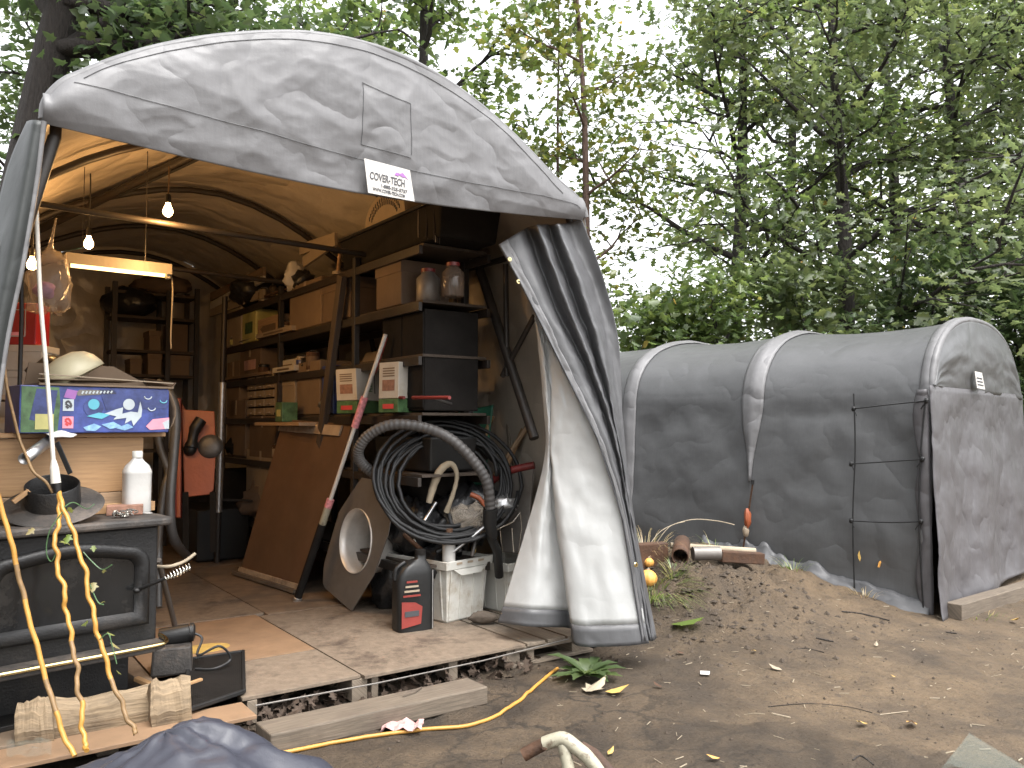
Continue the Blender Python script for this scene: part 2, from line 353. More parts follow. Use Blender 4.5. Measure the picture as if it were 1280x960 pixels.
        if smooth:
            for p in me.polygons: p.use_smooth = True
        o = bpy.data.objects.new(name, me); COL.objects.link(o); ROOT[o.name] = root
        if parent is not None: o.parent = parent
        else: o.location = root
        if solid:
            sm = o.modifiers.new('thick', 'SOLIDIFY'); sm.thickness = solid; sm.offset = 0
            if inner: sm.material_offset = 1; sm.material_offset_rim = 0
        if bevel: bv = o.modifiers.new('bevel', 'BEVEL'); bv.width = bevel; bv.segments = 2; bv.limit_method = 'ANGLE'
        if smooth and not solid and bevel == 0 and smooth != 2:
            me.set_sharp_from_angle(angle=R(50))
        tag(o, label, cat, group, kind); return o
def tag(o, label=None, cat=None, group=None, kind=None):
    if label: o['label'] = label
    if cat: o['category'] = cat
    if group: o['group'] = group
    if kind: o['kind'] = kind
def thing(name, label, cat, loc, group=None):
    o = bpy.data.objects.new(name, None); COL.objects.link(o); o.location = loc; o.empty_display_size = .1
    ROOT[o.name] = Vector(loc); tag(o, label, cat, group); return o
def copy_tree(o, loc, label, rotz=None, scale=None):
    c = o.copy(); COL.objects.link(c); c.location = loc; c['label'] = label; ROOT[c.name] = Vector(loc)
    if rotz is not None: c.rotation_euler = (0, 0, rotz)
    if scale: c.scale = (scale,)*3
    for ch in o.children:
        d = ch.copy(); COL.objects.link(d); d.parent = c
        for gch in ch.children: e = gch.copy(); COL.objects.link(e); e.parent = d
    return c
def cr(pts, n):
    """Catmull-Rom through pts (Vectors), n samples."""
    pts = [Vector(p) for p in pts]; out = []; N = len(pts)
    for k in range(n):
        t = k/(n-1)*(N-1); i = min(int(t), N-2); f = t-i
        p0, p1, p2, p3 = pts[max(i-1, 0)], pts[i], pts[i+1], pts[min(i+2, N-1)]
        out.append(.5*((2*p1)+(p2-p0)*f+(2*p0-5*p1+4*p2-p3)*f*f+(3*p1-p0-3*p2+p3)*f**3))
    return out
def loft(cols, nu, nv):
    cs = [cr(c, nv) for c in cols]; rows = [cr([c[j] for c in cs], nu) for j in range(nv)]
    return [[rows[j][i] for j in range(nv)] for i in range(nu)]
FONT = bpy.data.curves.new('f', 'FONT').font
def text(s, size, origin, xdir, ydir, m, parent, name='lettering', align='LEFT', sx=1., thick=.0008):
    cu = bpy.data.curves.new(name, 'FONT'); cu.body = s; cu.size = size; cu.extrude = thick; cu.offset = size*.022; cu.align_x = align
    t = bpy.data.objects.new(name, cu); COL.objects.link(t); dg = bpy.context.evaluated_depsgraph_get()
    me = bpy.data.meshes.new_from_object(t.evaluated_get(dg)); COL.objects.unlink(t); bpy.data.objects.remove(t)
    X = Vector(xdir).normalized(); Y = Vector(ydir); Y = (Y-X*Y.dot(X)).normalized(); Z = X.cross(Y); o0 = Vector(origin)-ROOT[parent.name]
    for v in me.vertices: c = v.co.copy(); v.co = o0+X*(c.x*sx)+Y*c.y+Z*c.z
    me.materials.clear(); me.materials.append(m)
    o = bpy.data.objects.new(name, me); COL.objects.link(o); o.parent = parent; ROOT[o.name] = ROOT[parent.name]; return o
#==SETTING==
# ------------------------------------------------------------------ ground
def ground_material():
    m = bpy.data.materials.new('packed_dirt'); m.use_nodes = True; n = m.node_tree.nodes; l = m.node_tree.links; b = n['Principled BSDF']
    tc = n.new('ShaderNodeTexCoord')
    def nz(sc, det=8, ro=.65, st=None):
        x = n.new('ShaderNodeTexNoise'); x.inputs['Scale'].default_value = sc; x.inputs['Detail'].default_value = det; x.inputs['Roughness'].default_value = ro
        l.new(tc.outputs['Object'], x.inputs['Vector']); return x
    def ramp(src, a, ca, bb, cb):
        r = n.new('ShaderNodeValToRGB'); r.color_ramp.elements[0].position = a; r.color_ramp.elements[1].position = bb
        r.color_ramp.elements[0].color = (*ca, 1); r.color_ramp.elements[1].color = (*cb, 1); l.new(src, r.inputs[0]); return r.outputs[0]
    def mix(f, a, bb):
        x = n.new('ShaderNodeMix'); x.data_type = 'RGBA'
        if isinstance(f, float): x.inputs[0].default_value = f
        else: l.new(f, x.inputs[0])
        l.new(a, x.inputs[6])
        if isinstance(bb, tuple): x.inputs[7].default_value = (*bb, 1)
        else: l.new(bb, x.inputs[7])
        return x.outputs[2]
    W, B = (1, 1, 1), (0, 0, 0)
    c = ramp(nz(1.6, 12, .72).outputs[0], .36, (.064, .048, .034), .66, (.160, .113, .069))
    c = mix(ramp(nz(22, 4).outputs[0], .55, B, .75, W), c, (.066, .051, .038))
    c = mix(ramp(nz(75, 3).outputs[0], .60, B, .72, W), c, (.045, .034, .026))
    c = mix(ramp(nz(130, 2).outputs[0], .68, B, .76, W), c, (.19, .155, .115))
    vo = n.new('ShaderNodeTexVoronoi'); vo.feature = 'DISTANCE_TO_EDGE'; vo.inputs['Scale'].default_value = 2.3
    wn = n.new('ShaderNodeMix'); wn.data_type = 'RGBA'; wn.blend_type = 'LINEAR_LIGHT'; wn.inputs[0].default_value = .22; l.new(tc.outputs['Object'], wn.inputs[6]); l.new(nz(3.5, 6).outputs['Color'], wn.inputs[7]); l.new(wn.outputs[2], vo.inputs['Vector'])
    a2 = n.new('ShaderNodeAttribute'); a2.attribute_name = 'paving'
    mm = n.new('ShaderNodeMath'); mm.operation = 'MULTIPLY'; l.new(ramp(vo.outputs['Distance'], .012, W, .05, B), mm.inputs[0]); l.new(a2.outputs['Fac'], mm.inputs[1])
    c = mix(mm.outputs[0], c, (.030, .024, .018))
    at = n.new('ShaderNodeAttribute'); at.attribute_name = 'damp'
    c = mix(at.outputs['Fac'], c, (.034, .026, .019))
    l.new(c, b.inputs['Base Color']); b.inputs['Roughness'].default_value = .82; b.inputs['Specular IOR Level'].default_value = .3
    bp = None
    for sc, st, di in ((9, .7, .06), (40, .85, .022), (150, .7, .007)):
        x = n.new('ShaderNodeBump'); x.inputs['Strength'].default_value = st; x.inputs['Distance'].default_value = di
        l.new(nz(sc, 6).outputs[0], x.inputs['Height'])
        if bp: l.new(bp.outputs[0], x.inputs['Normal'])
        bp = x
    l.new(bp.outputs[0], b.inputs['Normal']); return m
M['dirt'] = ground_material()
def axis_coords(fine0, fine1, step, far):
    a = list(np.arange(fine0, fine1, step)); s = step; x = a[-1]
    while x < far: s *= 1.35; x += s; a.append(x)
    s = step; x = a[0]
    while x > -far: s *= 1.35; x -= s; a.insert(0, x)
    return a
gx = axis_coords(-1.6, 4.8, .03, 400); gy = axis_coords(2.6, 9.0, .032, 400)
gv = [(x, y, HG(x, y) if abs(x) < 30 and -10 < y < 40 else 0.) for y in gy for x in gx]; nx = len(gx)
gf = [(j*nx+i, j*nx+i+1, (j+1)*nx+i+1, (j+1)*nx+i) for j in range(len(gy)-1) for i in range(nx-1)]
me = bpy.data.meshes.new('ground'); me.from_pydata(gv, [], gf); me.materials.append(M['dirt'])
at = me.attributes.new('damp', 'FLOAT', 'POINT')
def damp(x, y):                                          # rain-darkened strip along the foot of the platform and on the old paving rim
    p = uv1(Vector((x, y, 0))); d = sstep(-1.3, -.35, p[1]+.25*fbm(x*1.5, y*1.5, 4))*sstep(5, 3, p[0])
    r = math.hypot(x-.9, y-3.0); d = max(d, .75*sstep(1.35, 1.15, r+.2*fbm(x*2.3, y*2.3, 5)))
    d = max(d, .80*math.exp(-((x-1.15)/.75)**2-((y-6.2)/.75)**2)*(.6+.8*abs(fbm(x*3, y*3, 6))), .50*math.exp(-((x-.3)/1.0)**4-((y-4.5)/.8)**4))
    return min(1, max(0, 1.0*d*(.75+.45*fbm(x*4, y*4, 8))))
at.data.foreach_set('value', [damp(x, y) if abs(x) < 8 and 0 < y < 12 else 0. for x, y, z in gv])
pa = me.attributes.new('paving', 'FLOAT', 'POINT'); pa.data.foreach_set('value', [max(.9*math.exp(-(math.hypot(x-.05, y-4.35)/.95)**4), .8*math.exp(-(math.hypot(x-.9, y-3.4)/.8)**4)) if abs(x) < 4 and 2 < y < 7 else 0. for x, y, z in gv])
for p in me.polygons: p.use_smooth = True
go = bpy.data.objects.new('ground', me); COL.objects.link(go); tag(go, 'bare brown packed dirt yard rising to a mound beside the far tent', kind='structure')
# ------------------------------------------------------------------ near tent
prof_px = [(55, 150), (57, 132), (66, 117), (82, 103), (100, 95), (145, 77), (200, 61), (260, 50), (320, 44.5), (380, 44), (440, 53), (500, 72), (560, 105), (610, 143), (650, 180), (690, 222), (715, 244), (727, 258), (731, 272)]
prof = []
for q in prof_px: p = SV(*q, 0.); prof.append((uv1(p)[0], p.z))
arch = [Vector((a, 0, b)) for a, b in prof]
arch = cr(arch, 61)
LW = [(-.62, 0.), (-.50, .8), (-.34, 1.6), (-.16, 2.3)]
RW = [(3.20, 2.45), (3.33, 1.9), (3.36, 1.0), (3.38, 0.)]
full = [Vector((a, 0, b)) for a, b in LW]+list(arch)+[Vector((a, 0, b)) for a, b in RW]
def dens(pl, step):
    out = [pl[0]]
    for a, b in zip(pl, pl[1:]):
        k = max(1, int((b-a).length/step))
        for i in range(1, k+1): out.append(a.lerp(b, i/k))
    return out
full = dens(full, .09); DEP = 6.4
def roofz(u):
    for a, b in zip(arch, arch[1:]):
        if a.x <= u <= b.x and b.x > a.x: return a.z+(b.z-a.z)*(u-a.x)/(b.x-a.x)
    return 2.8
tent = thing('storage_tent', 'near arched grey tarpaulin tent with lit open front and pulled back door flap', 'tent', T(1.53, 0, 0))
HOOPS = [.05, 1.6, 3.2, 4.8, 6.35]
g = []
for q in full:
    row = []
    for k in range(65):
        v = DEP*k/64; sag = .035*math.sin(math.pi*((v % 1.6)/1.6))
        nn = .03*fbm(q.x*1.6, v*1.2, q.z*1.6)*min(1, v/.4); cen = Vector((1.5-q.x, 0, 1.6-q.z)).normalized()*(sag+nn)
        row.append(T(q.x+cen.x, v, q.z+cen.z))
    g.append(row)
cover = MB().grid(g).build('cover', M['tarp_grey'], tent, smooth=2, solid=.008, inner=M['tarp_in'])
# solidify inside/outside order is checked by the face normal: outside must be material 0
def face_out(o, centre):
    me = o.data; c = Vector(centre)-ROOT[o.name]; s = sum((p.normal.dot(p.center-c) > 0)*2-1 for p in me.polygons)
    if s < 0: me.flip_normals()
face_out(cover, T(1.5, 3, 1.5))
# back wall
bw = [T(a.x, DEP-.01, a.z) for a in full]
MB().prism(bw, DU*.01).build('back_wall', M['tarp_in'], tent)
# piping along the front edge
MB().tube([T(a.x, -.005, a.z+.0) for a in arch], .024, 10).build('front_edge', M['tarp_grey'], tent, smooth=True)
# gable valance hanging in front
def flap_bottom(s):                                      # s 0..1 left to right
    u = -.03+s*3.13; return u, 2.825+.03*s-.075*math.sin(math.pi*s)
def crumple(a, b, s=0):
    n_ = noise.noise; return .9*abs(n_((a*1.25, b*1.25, s)))+.5*abs(n_((a*2.9+4, b*2.9, s+3)))+.22*abs(n_((a*6.3, b*6.3+2, s+5)))
def val_disp(u, z): return .034*crumple(u+.5*z, 1.5*z-.45*u, 7)-.022
def val_old(u, z): return .035*fbm(u*1.5+z, z*2.4-u*.6, 11, 3)+.014*fbm(u*5, z*5, 4, 3)+.022*noise.ridged_multi_fractal(Vector((u*1.9+z*1.2, z*2.6-u*1.1, 3)), .9, 2.1, 3, .9, 2)
def val_pt(s, t, off=0.):
    u, zb = flap_bottom(s); uu = min(max(u, .0), 3.06); zt = max(zb+.02, roofz(uu)+.004)
    z = zb+(zt-zb)*t; e = min(1, min(t, 1-t)*7+.12)*min(1, min(s, 1-s)*9+.1)
    return T(u, -.022-off-.05*math.sin(math.pi*min(1, t))*.7+val_disp(u, z)*e, z)
g = [[val_pt(i/300, j/84) for j in range(85)] for i in range(301)]
MB().grid(g).build('front_valance', M['tarp_grey'], tent, smooth=2, solid=.006, inner=M['tarp_in'])
val = [c for c in tent.children if c.name.startswith('front_valance')][0]; face_out(val, T(1.5, 3, 3.1))
# stitched seams of the valance
def uz_to_st(u, z):
    s = (u+.03)/3.13; u2, zb = flap_bottom(s); zt = max(zb+.02, roofz(min(max(u, 0), 3.06))+.004); return s, (z-zb)/(zt-zb)
def seam(pxs, r=.0016):
    pts = []; pxc = cr([Vector((a, b, 0)) for a, b in pxs], 24*len(pxs)) if len(pxs) > 3 else [Vector((pxs[i][0]+(pxs[i+1][0]-pxs[i][0])*k/23, pxs[i][1]+(pxs[i+1][1]-pxs[i][1])*k/23, 0)) for i in range(len(pxs)-1) for k in range(24)]
    if 1:
        for q_ in pxc: p = SV(q_.x, q_.y, -.03); s, t = uz_to_st(uv1(p)[0], p.z); pts.append(val_pt(min(max(s, 0), 1), min(max(t, 0), 1), .006))
    MB().tube(pts, r, 5).build('seam', M['tarp_dim'], val)
seam([(92, 104), (300, 160), (500, 212), (690, 250), (722, 262)]); seam([(450, 106), (449, 182)]); seam([(449, 106), (510, 132), (510, 196)]); seam([(449, 182), (510, 200)])
seam([(104, 99), (150, 80), (260, 56), (380, 51), (500, 80), (610, 150), (700, 243)], .0018)
# maker's patch
pq = [SV(*q, -.085) for q in ((455, 198), (512, 213), (518, 252), (460, 241))]
patch = MB().prism(pq, -DU*.003).build('label_patch', M['paper'], tent)
def patch_pt(a, b): return pq[3].lerp(pq[2], a).lerp(pq[0].lerp(pq[1], a), b)-DU*.0045
xd = pq[2]-pq[3]; yd = pq[0]-pq[3]; Wd = xd.length
text('COVER-TECH', .058, patch_pt(.06, .43), pq[1]-pq[0], yd, M['ink_black'], patch, sx=Wd*.88/.41)
text('1-888-325-5757', .026, patch_pt(.27, .24), pq[1]-pq[0], yd, M['ink_black'], patch, sx=1.)
text('WWW.COVER-TECH.COM', .026, patch_pt(.10, .10), pq[1]-pq[0], yd, M['ink_black'], patch, sx=Wd*.8/.36)
lg = [(.62, .72), (.68, .82), (.76, .80), (.82, .86), (.93, .66), (.86, .72), (.8, .70), (.74, .75), (.7, .70)]
MB().prism([patch_pt(a, b) for a, b in lg], -DU*.001).build('logo', M['ink_purple'], patch)
# steel frame
def inner_arch(v, off=.07):
    pts = []
    for q in [Vector((a, 0, b)) for a, b in LW]+list(arch)[::3]+[Vector((a, 0, b)) for a, b in RW]:
        c = Vector((1.5-q.x, 0, 1.6-q.z)).normalized()*off; pts.append(T(q.x+c.x, v, max(.02, q.z+c.z)))
    return pts
for v in HOOPS: MB().tube(inner_arch(v+.03), .026, 8).build('hoop', M['frame'], tent, smooth=True)
for v in (1.6, 3.2): MB().tube([T(.02, v+.05, 2.86), T(3.04, v+.05, 2.80)], .022, 8).build('tie_bar', M['frame'], tent, smooth=True)
def roofhit(px, py, drop=.09):
    d = ray(px, py); t = 3.6
    while t < 14:
        p = CAM+d*t; u, v = uv1(p)
        if 0 < u < 3.06 and v > .1 and p.z > roofz(u)-drop: return p
        t += .01
    return CAM+d*6
a, b = roofhit(250, 190), roofhit(150, 238); c2 = roofhit(34, 294); 
MB().tube([a+(a-b)*.35, a, b, c2], .034, 8).build('purlin', M['frame'], tent, smooth=True)
MB().tube([a+(a-b)*.3-ZU*.05, a.lerp(b, .2)-ZU*.05, b-ZU*.04], .010, 6).build('purlin_cable', M['cable'], tent, smooth=True)
for u_, z_ in ((2.98, 2.70),): MB().tube([T(u_, .06, z_), T(u_, 6.3, z_)], .024, 8).build('eave_purlin', M['frame'], tent, smooth=True)
# leaning braces of the right wall
for q in (((588, 300), (668, 548)), ((668, 395), (628, 470)), ((632, 330), (634, 470))):
    a, b = SU(*q[0], 2.98), SU(*q[1], 2.98); MB().tube([a, b], .035 if q[0][0] == 588 else .02, 8).build('wall_brace', M['frame'], tent, smooth=True)
# left front edge: rolled hem of the cover, slanting outwards to the ground
lw = [T(a, .0, b) for a, b in reversed(LW)]; lw = [T(-.01, 0, 2.86)]+lw
MB().tube(cr([P(*q) for q in ((55, 152, 3.50), (45, 230, 3.49), (28, 330, 3.46), (6, 440, 3.42), (-20, 640, 3.3), (-50, 900, 3.1))], 30), .012, 8).build('left_hem', M['tarp_grey'], tent, smooth=True)
MB().tube([T(.03, .07, 2.8), T(-.09, .06, 2.3), T(-.30, .05, 1.6), T(-.50, .05, .02)], .028, 8).build('front_post', M['frame'], tent, smooth=True)
MB().tube([T(3.05, .07, 2.78), T(3.22, .08, 1.9), T(3.27, .08, .02)], .03, 8).build('front_post', M['frame'], tent, smooth=True)
# left flap, folded outside along the wall
cols = [[(55, 152, 3.50), (45, 230, 3.49), (28, 330, 3.46), (6, 440, 3.42), (-20, 640, 3.3), (-50, 900, 3.1)],
        [(42, 150, 3.49), (28, 232, 3.45), (8, 335, 3.41), (-16, 450, 3.36), (-50, 650, 3.2), (-80, 900, 3.0)],
        [(34, 152, 3.60), (8, 215, 3.58), (-20, 335, 3.55), (-50, 460, 3.5), (-90, 650, 3.4), (-130, 900, 3.2)]]
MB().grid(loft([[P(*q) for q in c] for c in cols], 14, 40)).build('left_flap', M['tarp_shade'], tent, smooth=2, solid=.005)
# right flap: grey outside in folds, white back turned out
def cloth(cols, nu, nv, amp, seed):
    L = loft([[P(*q) for q in c] for c in cols], nu, nv)
    for i, row in enumerate(L):
        for j, p in enumerate(row):
            e = min(1, 4*min(i/(nu-1), 1-i/(nu-1))+.2)
            row[j] = p+DU*(-amp*e*fbm(i*6/nu, j*7/nv, seed))+DU*(-.012*e*fbm(i*14/nu, j*22/nv, seed+5, 3))
    return L
gc = [[(623, 306, 5.20), (660, 375, 5.17), (703, 462, 5.12), (745, 548, 5.07), (777, 650, 5.04), (801, 801, 5.00)],
      [(646, 292, 5.22), (682, 375, 5.18), (722, 462, 5.12), (757, 545, 5.07), (784, 650, 5.04), (807, 801, 5.00)],
      [(660, 284, 5.36), (692, 375, 5.30), (730, 455, 5.22), (762, 540, 5.14), (786, 650, 5.08), (810, 801, 5.02)],
      [(672, 281, 5.22), (706, 372, 5.17), (738, 452, 5.12), (767, 540, 5.08), (788, 650, 5.05), (812, 801, 5.01)],
      [(684, 281, 5.36), (716, 368, 5.31), (744, 448, 5.24), (769, 540, 5.15), (789, 650, 5.10), (814, 801, 5.04)],
      [(697, 280, 5.25), (728, 362, 5.19), (752, 440, 5.15), (772, 540, 5.12), (790, 650, 5.08), (816, 801, 5.03)],
      [(709, 279, 5.40), (740, 358, 5.38), (761, 432, 5.32), (775, 535, 5.24), (791, 650, 5.16), (818, 800, 5.06)],
      [(727, 273, 5.38), (755, 350, 5.36), (773, 425, 5.33), (779, 530, 5.30), (793, 650, 5.25), (821, 798, 5.12)]]
curtain = MB().grid(cloth(gc, 64, 70, .012, 3)).build('door_flap', M['tarp_dim'], tent, smooth=2, solid=.004)
L = cloth(gc[:2], 12, 70, .004, 8)
MB().grid([[p-DU*.012 for p in r] for r in L[:6]]).build('flap_hem', M['tarp_grey'], curtain, smooth=2, solid=.003)
MB().tube([P(*q)-DU*.014 for q in gc[0][1:]], .004, 6).build('flap_piping', M['ink_black'], curtain)
for q in ((637, 324), (648, 352)): 
    MB().lathe(P(q[0], q[1], 5.17), [(.004, -.004), (.013, -.004), (.016, 0), (.013, .004), (.006, .004)], 14, -DU, cap=False).build('grommet', M['brass'], curtain)
wc = [[(668, 392, 5.46), (672, 425, 5.40), (678, 490, 5.32), (681, 570, 5.30), (655, 670, 5.28), (622, 778, 5.22)],
      [(670, 396, 5.46), (676, 428, 5.36), (683, 490, 5.27), (686, 570, 5.24), (676, 670, 5.18), (660, 783, 5.10)],
      [(672, 400, 5.46), (680, 432, 5.37), (688, 490, 5.30), (689, 572, 5.27), (697, 670, 5.24), (714, 786, 5.20)],
      [(675, 402, 5.46), (684, 434, 5.36), (691, 490, 5.26), (692, 574, 5.20), (703, 672, 5.11), (719, 806, 5.02)],
      [(680, 404, 5.46), (695, 436, 5.34), (712, 490, 5.19), (728, 574, 5.14), (745, 672, 5.06), (766, 808, 4.97)],
      [(684, 408, 5.46), (706, 440, 5.32), (731, 495, 5.18), (763, 574, 5.10), (786, 672, 5.05), (811, 804, 5.00)]]
L = cloth(wc, 56, 80, .014, 6)
MB().grid([r[:76] for r in L]).build('flap_lining', M['tarp_white'], curtain, smooth=2, solid=.004)
MB().grid([[p-DU*.003 for p in r[75:]] for r in L]).build('bottom_hem', M['tarp_dim'], curtain, smooth=2, solid=.005)
MB().lathe(P(795, 706, 4.99), [(.004, -.004), (.013, -.004), (.016, 0), (.013, .004), (.006, .004)], 14, -DU, cap=False).build('grommet', M['brass'], curtain)
# ------------------------------------------------------------------ platform of plywood on pallets
plat = thing('wooden_platform', 'low tent floor of worn plywood sheets laid on pallets', 'platform', T(1.5, 0, 0))
def sheet(u0, u1, v0, v1, m, name='plywood_sheet', th=.018, z=FL, lab=None):
    o = MB().box(T((u0+u1)/2, (v0+v1)/2, z-th/2), (u1-u0, v1-v0, th), (CU, DU, ZU)).build(name, m, plat, bevel=.002, label=lab); return o
sheet(1.545, 2.62, -.03, 1.66, M['ply_grey'], lab='large grey weathered plywood sheet with dark stains')
sheet(.90, 1.535, .0, .62, M['ply_grey']); sheet(.62, 1.535, .635, 1.72, M['ply_new'], lab='clean orange plywood sheet with a yellow knot patch')
sheet(-.3, .61, -.02, 1.72, M['ply']); sheet(.2, 1.6, 1.735, 3.9, M['ply_grey'], z=FL+.001); sheet(1.61, 3.1, 1.675, 3.9, M['ply']); sheet(-.4, 1.45, 3.915, 6.3, M['ply'], z=FL-.001); sheet(1.465, 3.1, 3.915, 6.3, M['ply'])
sheet(-.4, .885, -.26, -.035, M['ply_new'], z=FL-.006, lab='orange plywood strip at the left front edge')
MB().prism([T(1.0+.13*math.cos(t)*1.1, 1.02+.10*math.sin(t), FL+.0005) for t in [i*math.pi/10 for i in range(20)]], ZU*.003).build('knot_patch', M['gold'], plat)
for u_ in (2.64, 2.80, 2.96):                         # bare pallet slats at the right front
    MB().box(T(u_+.07, .55, FL-.011), (.14, 1.15, .02), (CU, DU, ZU)).build('pallet_slat', M['pallet'], plat, bevel=.002)
for k, (u_, wd) in enumerate(((.95, .05), (1.53, .09), (1.62, .04), (2.12, .06), (2.55, .1), (2.68, .06), (3.06, .09), (.3, .09), (-.2, .09))):
    MB().box(T(u_, .08, .071), (wd, .16, .115), (CU, DU, ZU)).build('pallet_block', M['pallet'], plat, bevel=.003)
MB().box(T(2.85, .03, .025), (.66, .10, .02), (CU, DU, ZU)).build('pallet_slat', M['pallet'], plat, bevel=.002)
MB().box(T(2.86, -.005, FL-.034), (.62, .02, .028), (CU, DU, ZU)).build('pallet_slat', M['pallet'], plat, bevel=.002)
for v_ in (1.7, 3.9, 6.0): MB().box(T(1.4, v_, .066), (3.4, .1, .13), (CU, DU, ZU)).build('pallet_bearer', M['pallet'], plat)
MB().tube([T(.95, -.045, .115), T(1.6, -.05, .105), T(2.3, -.05, .11), T(2.95, -.045, .135)], .0045, 6).build('edge_rod', M['steel_dull'], plat)
# ------------------------------------------------------------------ far tent
W2, EZ, PZ, D2 = 2.80, 1.72, 2.43, 6.2
h2 = [(-.06, -.06), (-.05, .5), (-.02, 1.1), (.02, 1.5)]
for k in range(29):
    th = math.pi*(1-k/28); x = math.cos(th); z = math.sin(th); h2.append((W2/2+(W2/2-.03)*math.copysign(abs(x)**.86, x), 1.60+(PZ-1.60)*z**.80))
h2 += [(W2-.02, 1.5), (W2+.02, 1.1), (W2+.05, .5), (W2+.06, -.06)]
h2 = dens([Vector((a, 0, b)) for a, b in h2], .06)
tent2 = thing('storage_tent', 'far closed grey tarpaulin tunnel tent with ribbed roof behind the dirt mound', 'tent', T2(W2/2, 0, 0))
RIB = [0., 1.52, 2.9, 4.6, 6.2]
def t2pt(q, v, off=0.):
    i = max(k for k in range(4) if RIB[k] <= max(0, min(v, 6.19))); f = min(1., max(0., (v-RIB[i])/(RIB[i+1]-RIB[i])))
    cen = Vector((W2/2-q.x, 0, 1.0-q.z)).normalized(); sag = .05*abs(math.sin(math.pi*f))**.8*sstep(.3, 1.6, q.z)
    wall = 1-sstep(1.5, 1.75, q.z); x = fbm(q.x*.8+q.z*1.6, v*1.3, q.z*1.1, 3)
    tens = .018*math.sin(9*(q.z-1.7)+14*abs(f-.5))*wall*sstep(.9, 1.6, q.z)
    cr_ = crumple(v*.8+q.z*.5, q.z*1.1-v*.25+q.x*.9, 13)-.35; d = sag+.02*x*(.35+.65*wall)+tens*.5+.032*cr_*(.35+.65*wall)-off
    d -= .06*(1-sstep(.0, .3, q.z))*(1-wall*0)*math.sin(v*3)*.3
    return T2(q.x+cen.x*d, v, q.z+cen.z*d)
h2f = dens(h2, .035)
g = [[t2pt(q, D2*k/230) for k in range(231)] for q in h2f]
cov2 = MB().grid(g).build('cover', M['tarp_dark'], tent2, smooth=2)
MB().prism([T2(q.x, D2, q.z) for q in h2], DU2*.01).build('back_wall', M['tarp_dark'], tent2)
# raised rib bands over the hoops
def rib_band(v, w0, zend, taper):
    half = [q for q in h2 if q.x < W2*.75 and q.z > zend]; g = []
    for k in range(9):
        f = k/8-.5; row = []
        for q in half:
            ww = w0*(1 if not taper else .12+.88*sstep(zend, 1.75, q.z)); row.append(t2pt(q, v+f*ww, .010+.020*math.cos(math.pi*f)))
        g.append(row)
    MB().grid(g).build('rib_band', M['tarp_grey'], tent2, smooth=2, solid=.004)
rib_band(1.52, .22, .98, True); rib_band(2.9, .16, .1, False); rib_band(.03, .10, .1, False)
# front gable
def f2pt(u, z, out=0.): return T2(u, -out, z)
def arch2z(u):
    c = [q for q in h2 if q.z > 1.55]
    for a, b in zip(c, c[1:]):
        if a.x <= u <= b.x and b.x > a.x: return a.z+(b.z-a.z)*(u-a.x)/(b.x-a.x)
    return 1.6
g = []
for i in range(71):
    u = .0+W2*i/70; zt = arch2z(min(max(u, .04), W2-.04)); zb = 1.80-.03*math.sin(math.pi*i/70)-.05*sstep(.8, 1, i/70)
    zt = max(zt, zb+.01)
    g.append([f2pt(u, zb+(zt-zb)*j/20, .03+.03*math.sin(math.pi*j/20)+.03*fbm(u*1.3+j*.05, j*.12, 21)*min(1, (20-j)/6)) for j in range(21)])
v2 = MB().grid(g).build('front_valance', M['tarp_dark'], tent2, smooth=2, solid=.005)
cc = [q for q in h2 if q.z > 1.5]
MB().tube([T2(q.x, -.01, q.z) for q in cc], .03, 8).build('front_edge', M['tarp_grey'], tent2, smooth=True)
lp = [SV2(*q, -.085) for q in ((1218, 464), (1227, 466), (1231, 487), (1221, 485))]
lp2 = MB().prism(lp, -DU2*.003).build('label_patch', M['paper'], tent2)
for k in range(3):
    a = lp[3].lerp(lp[0], .22+.2*k)-DU2*.004; b = lp[2].lerp(lp[1], .22+.2*k)-DU2*.004
    MB().bar(a.lerp(b, .12), a.lerp(b, .85), .012, .002, DU2).build('print_line', M['ink_black'], lp2)
# door curtain, its foot kicked forward
g = []
for i in range(61):
    f = i/60; row = []
    for j in range(41):
        t = j/40; zt = 1.80; z = zt*(1-t)-.0*t
        lft = -.085-.13*t**2; u = lft+(2.86-lft)*f
        out = .035+.10*t**2.2*(.6+.4*math.sin(math.pi*f))+.035*math.sin(f*15+2*t)*t+.03*fbm(f*3, t*3, 31)*min(1, 5*t)
        gz = .02+.02*fbm(f*4, 3, 2)+.22*sstep(.5, 1, f)*0
        row.append(T2(u, -out, max(z, gz)+(.07*f if z < .3 else 0)*(1-z/.3 if z < .3 else 0)))
    g.append(row)
MB().grid(g).build('door_curtain', M['tarp_door'], tent2, smooth=2, solid=.005)
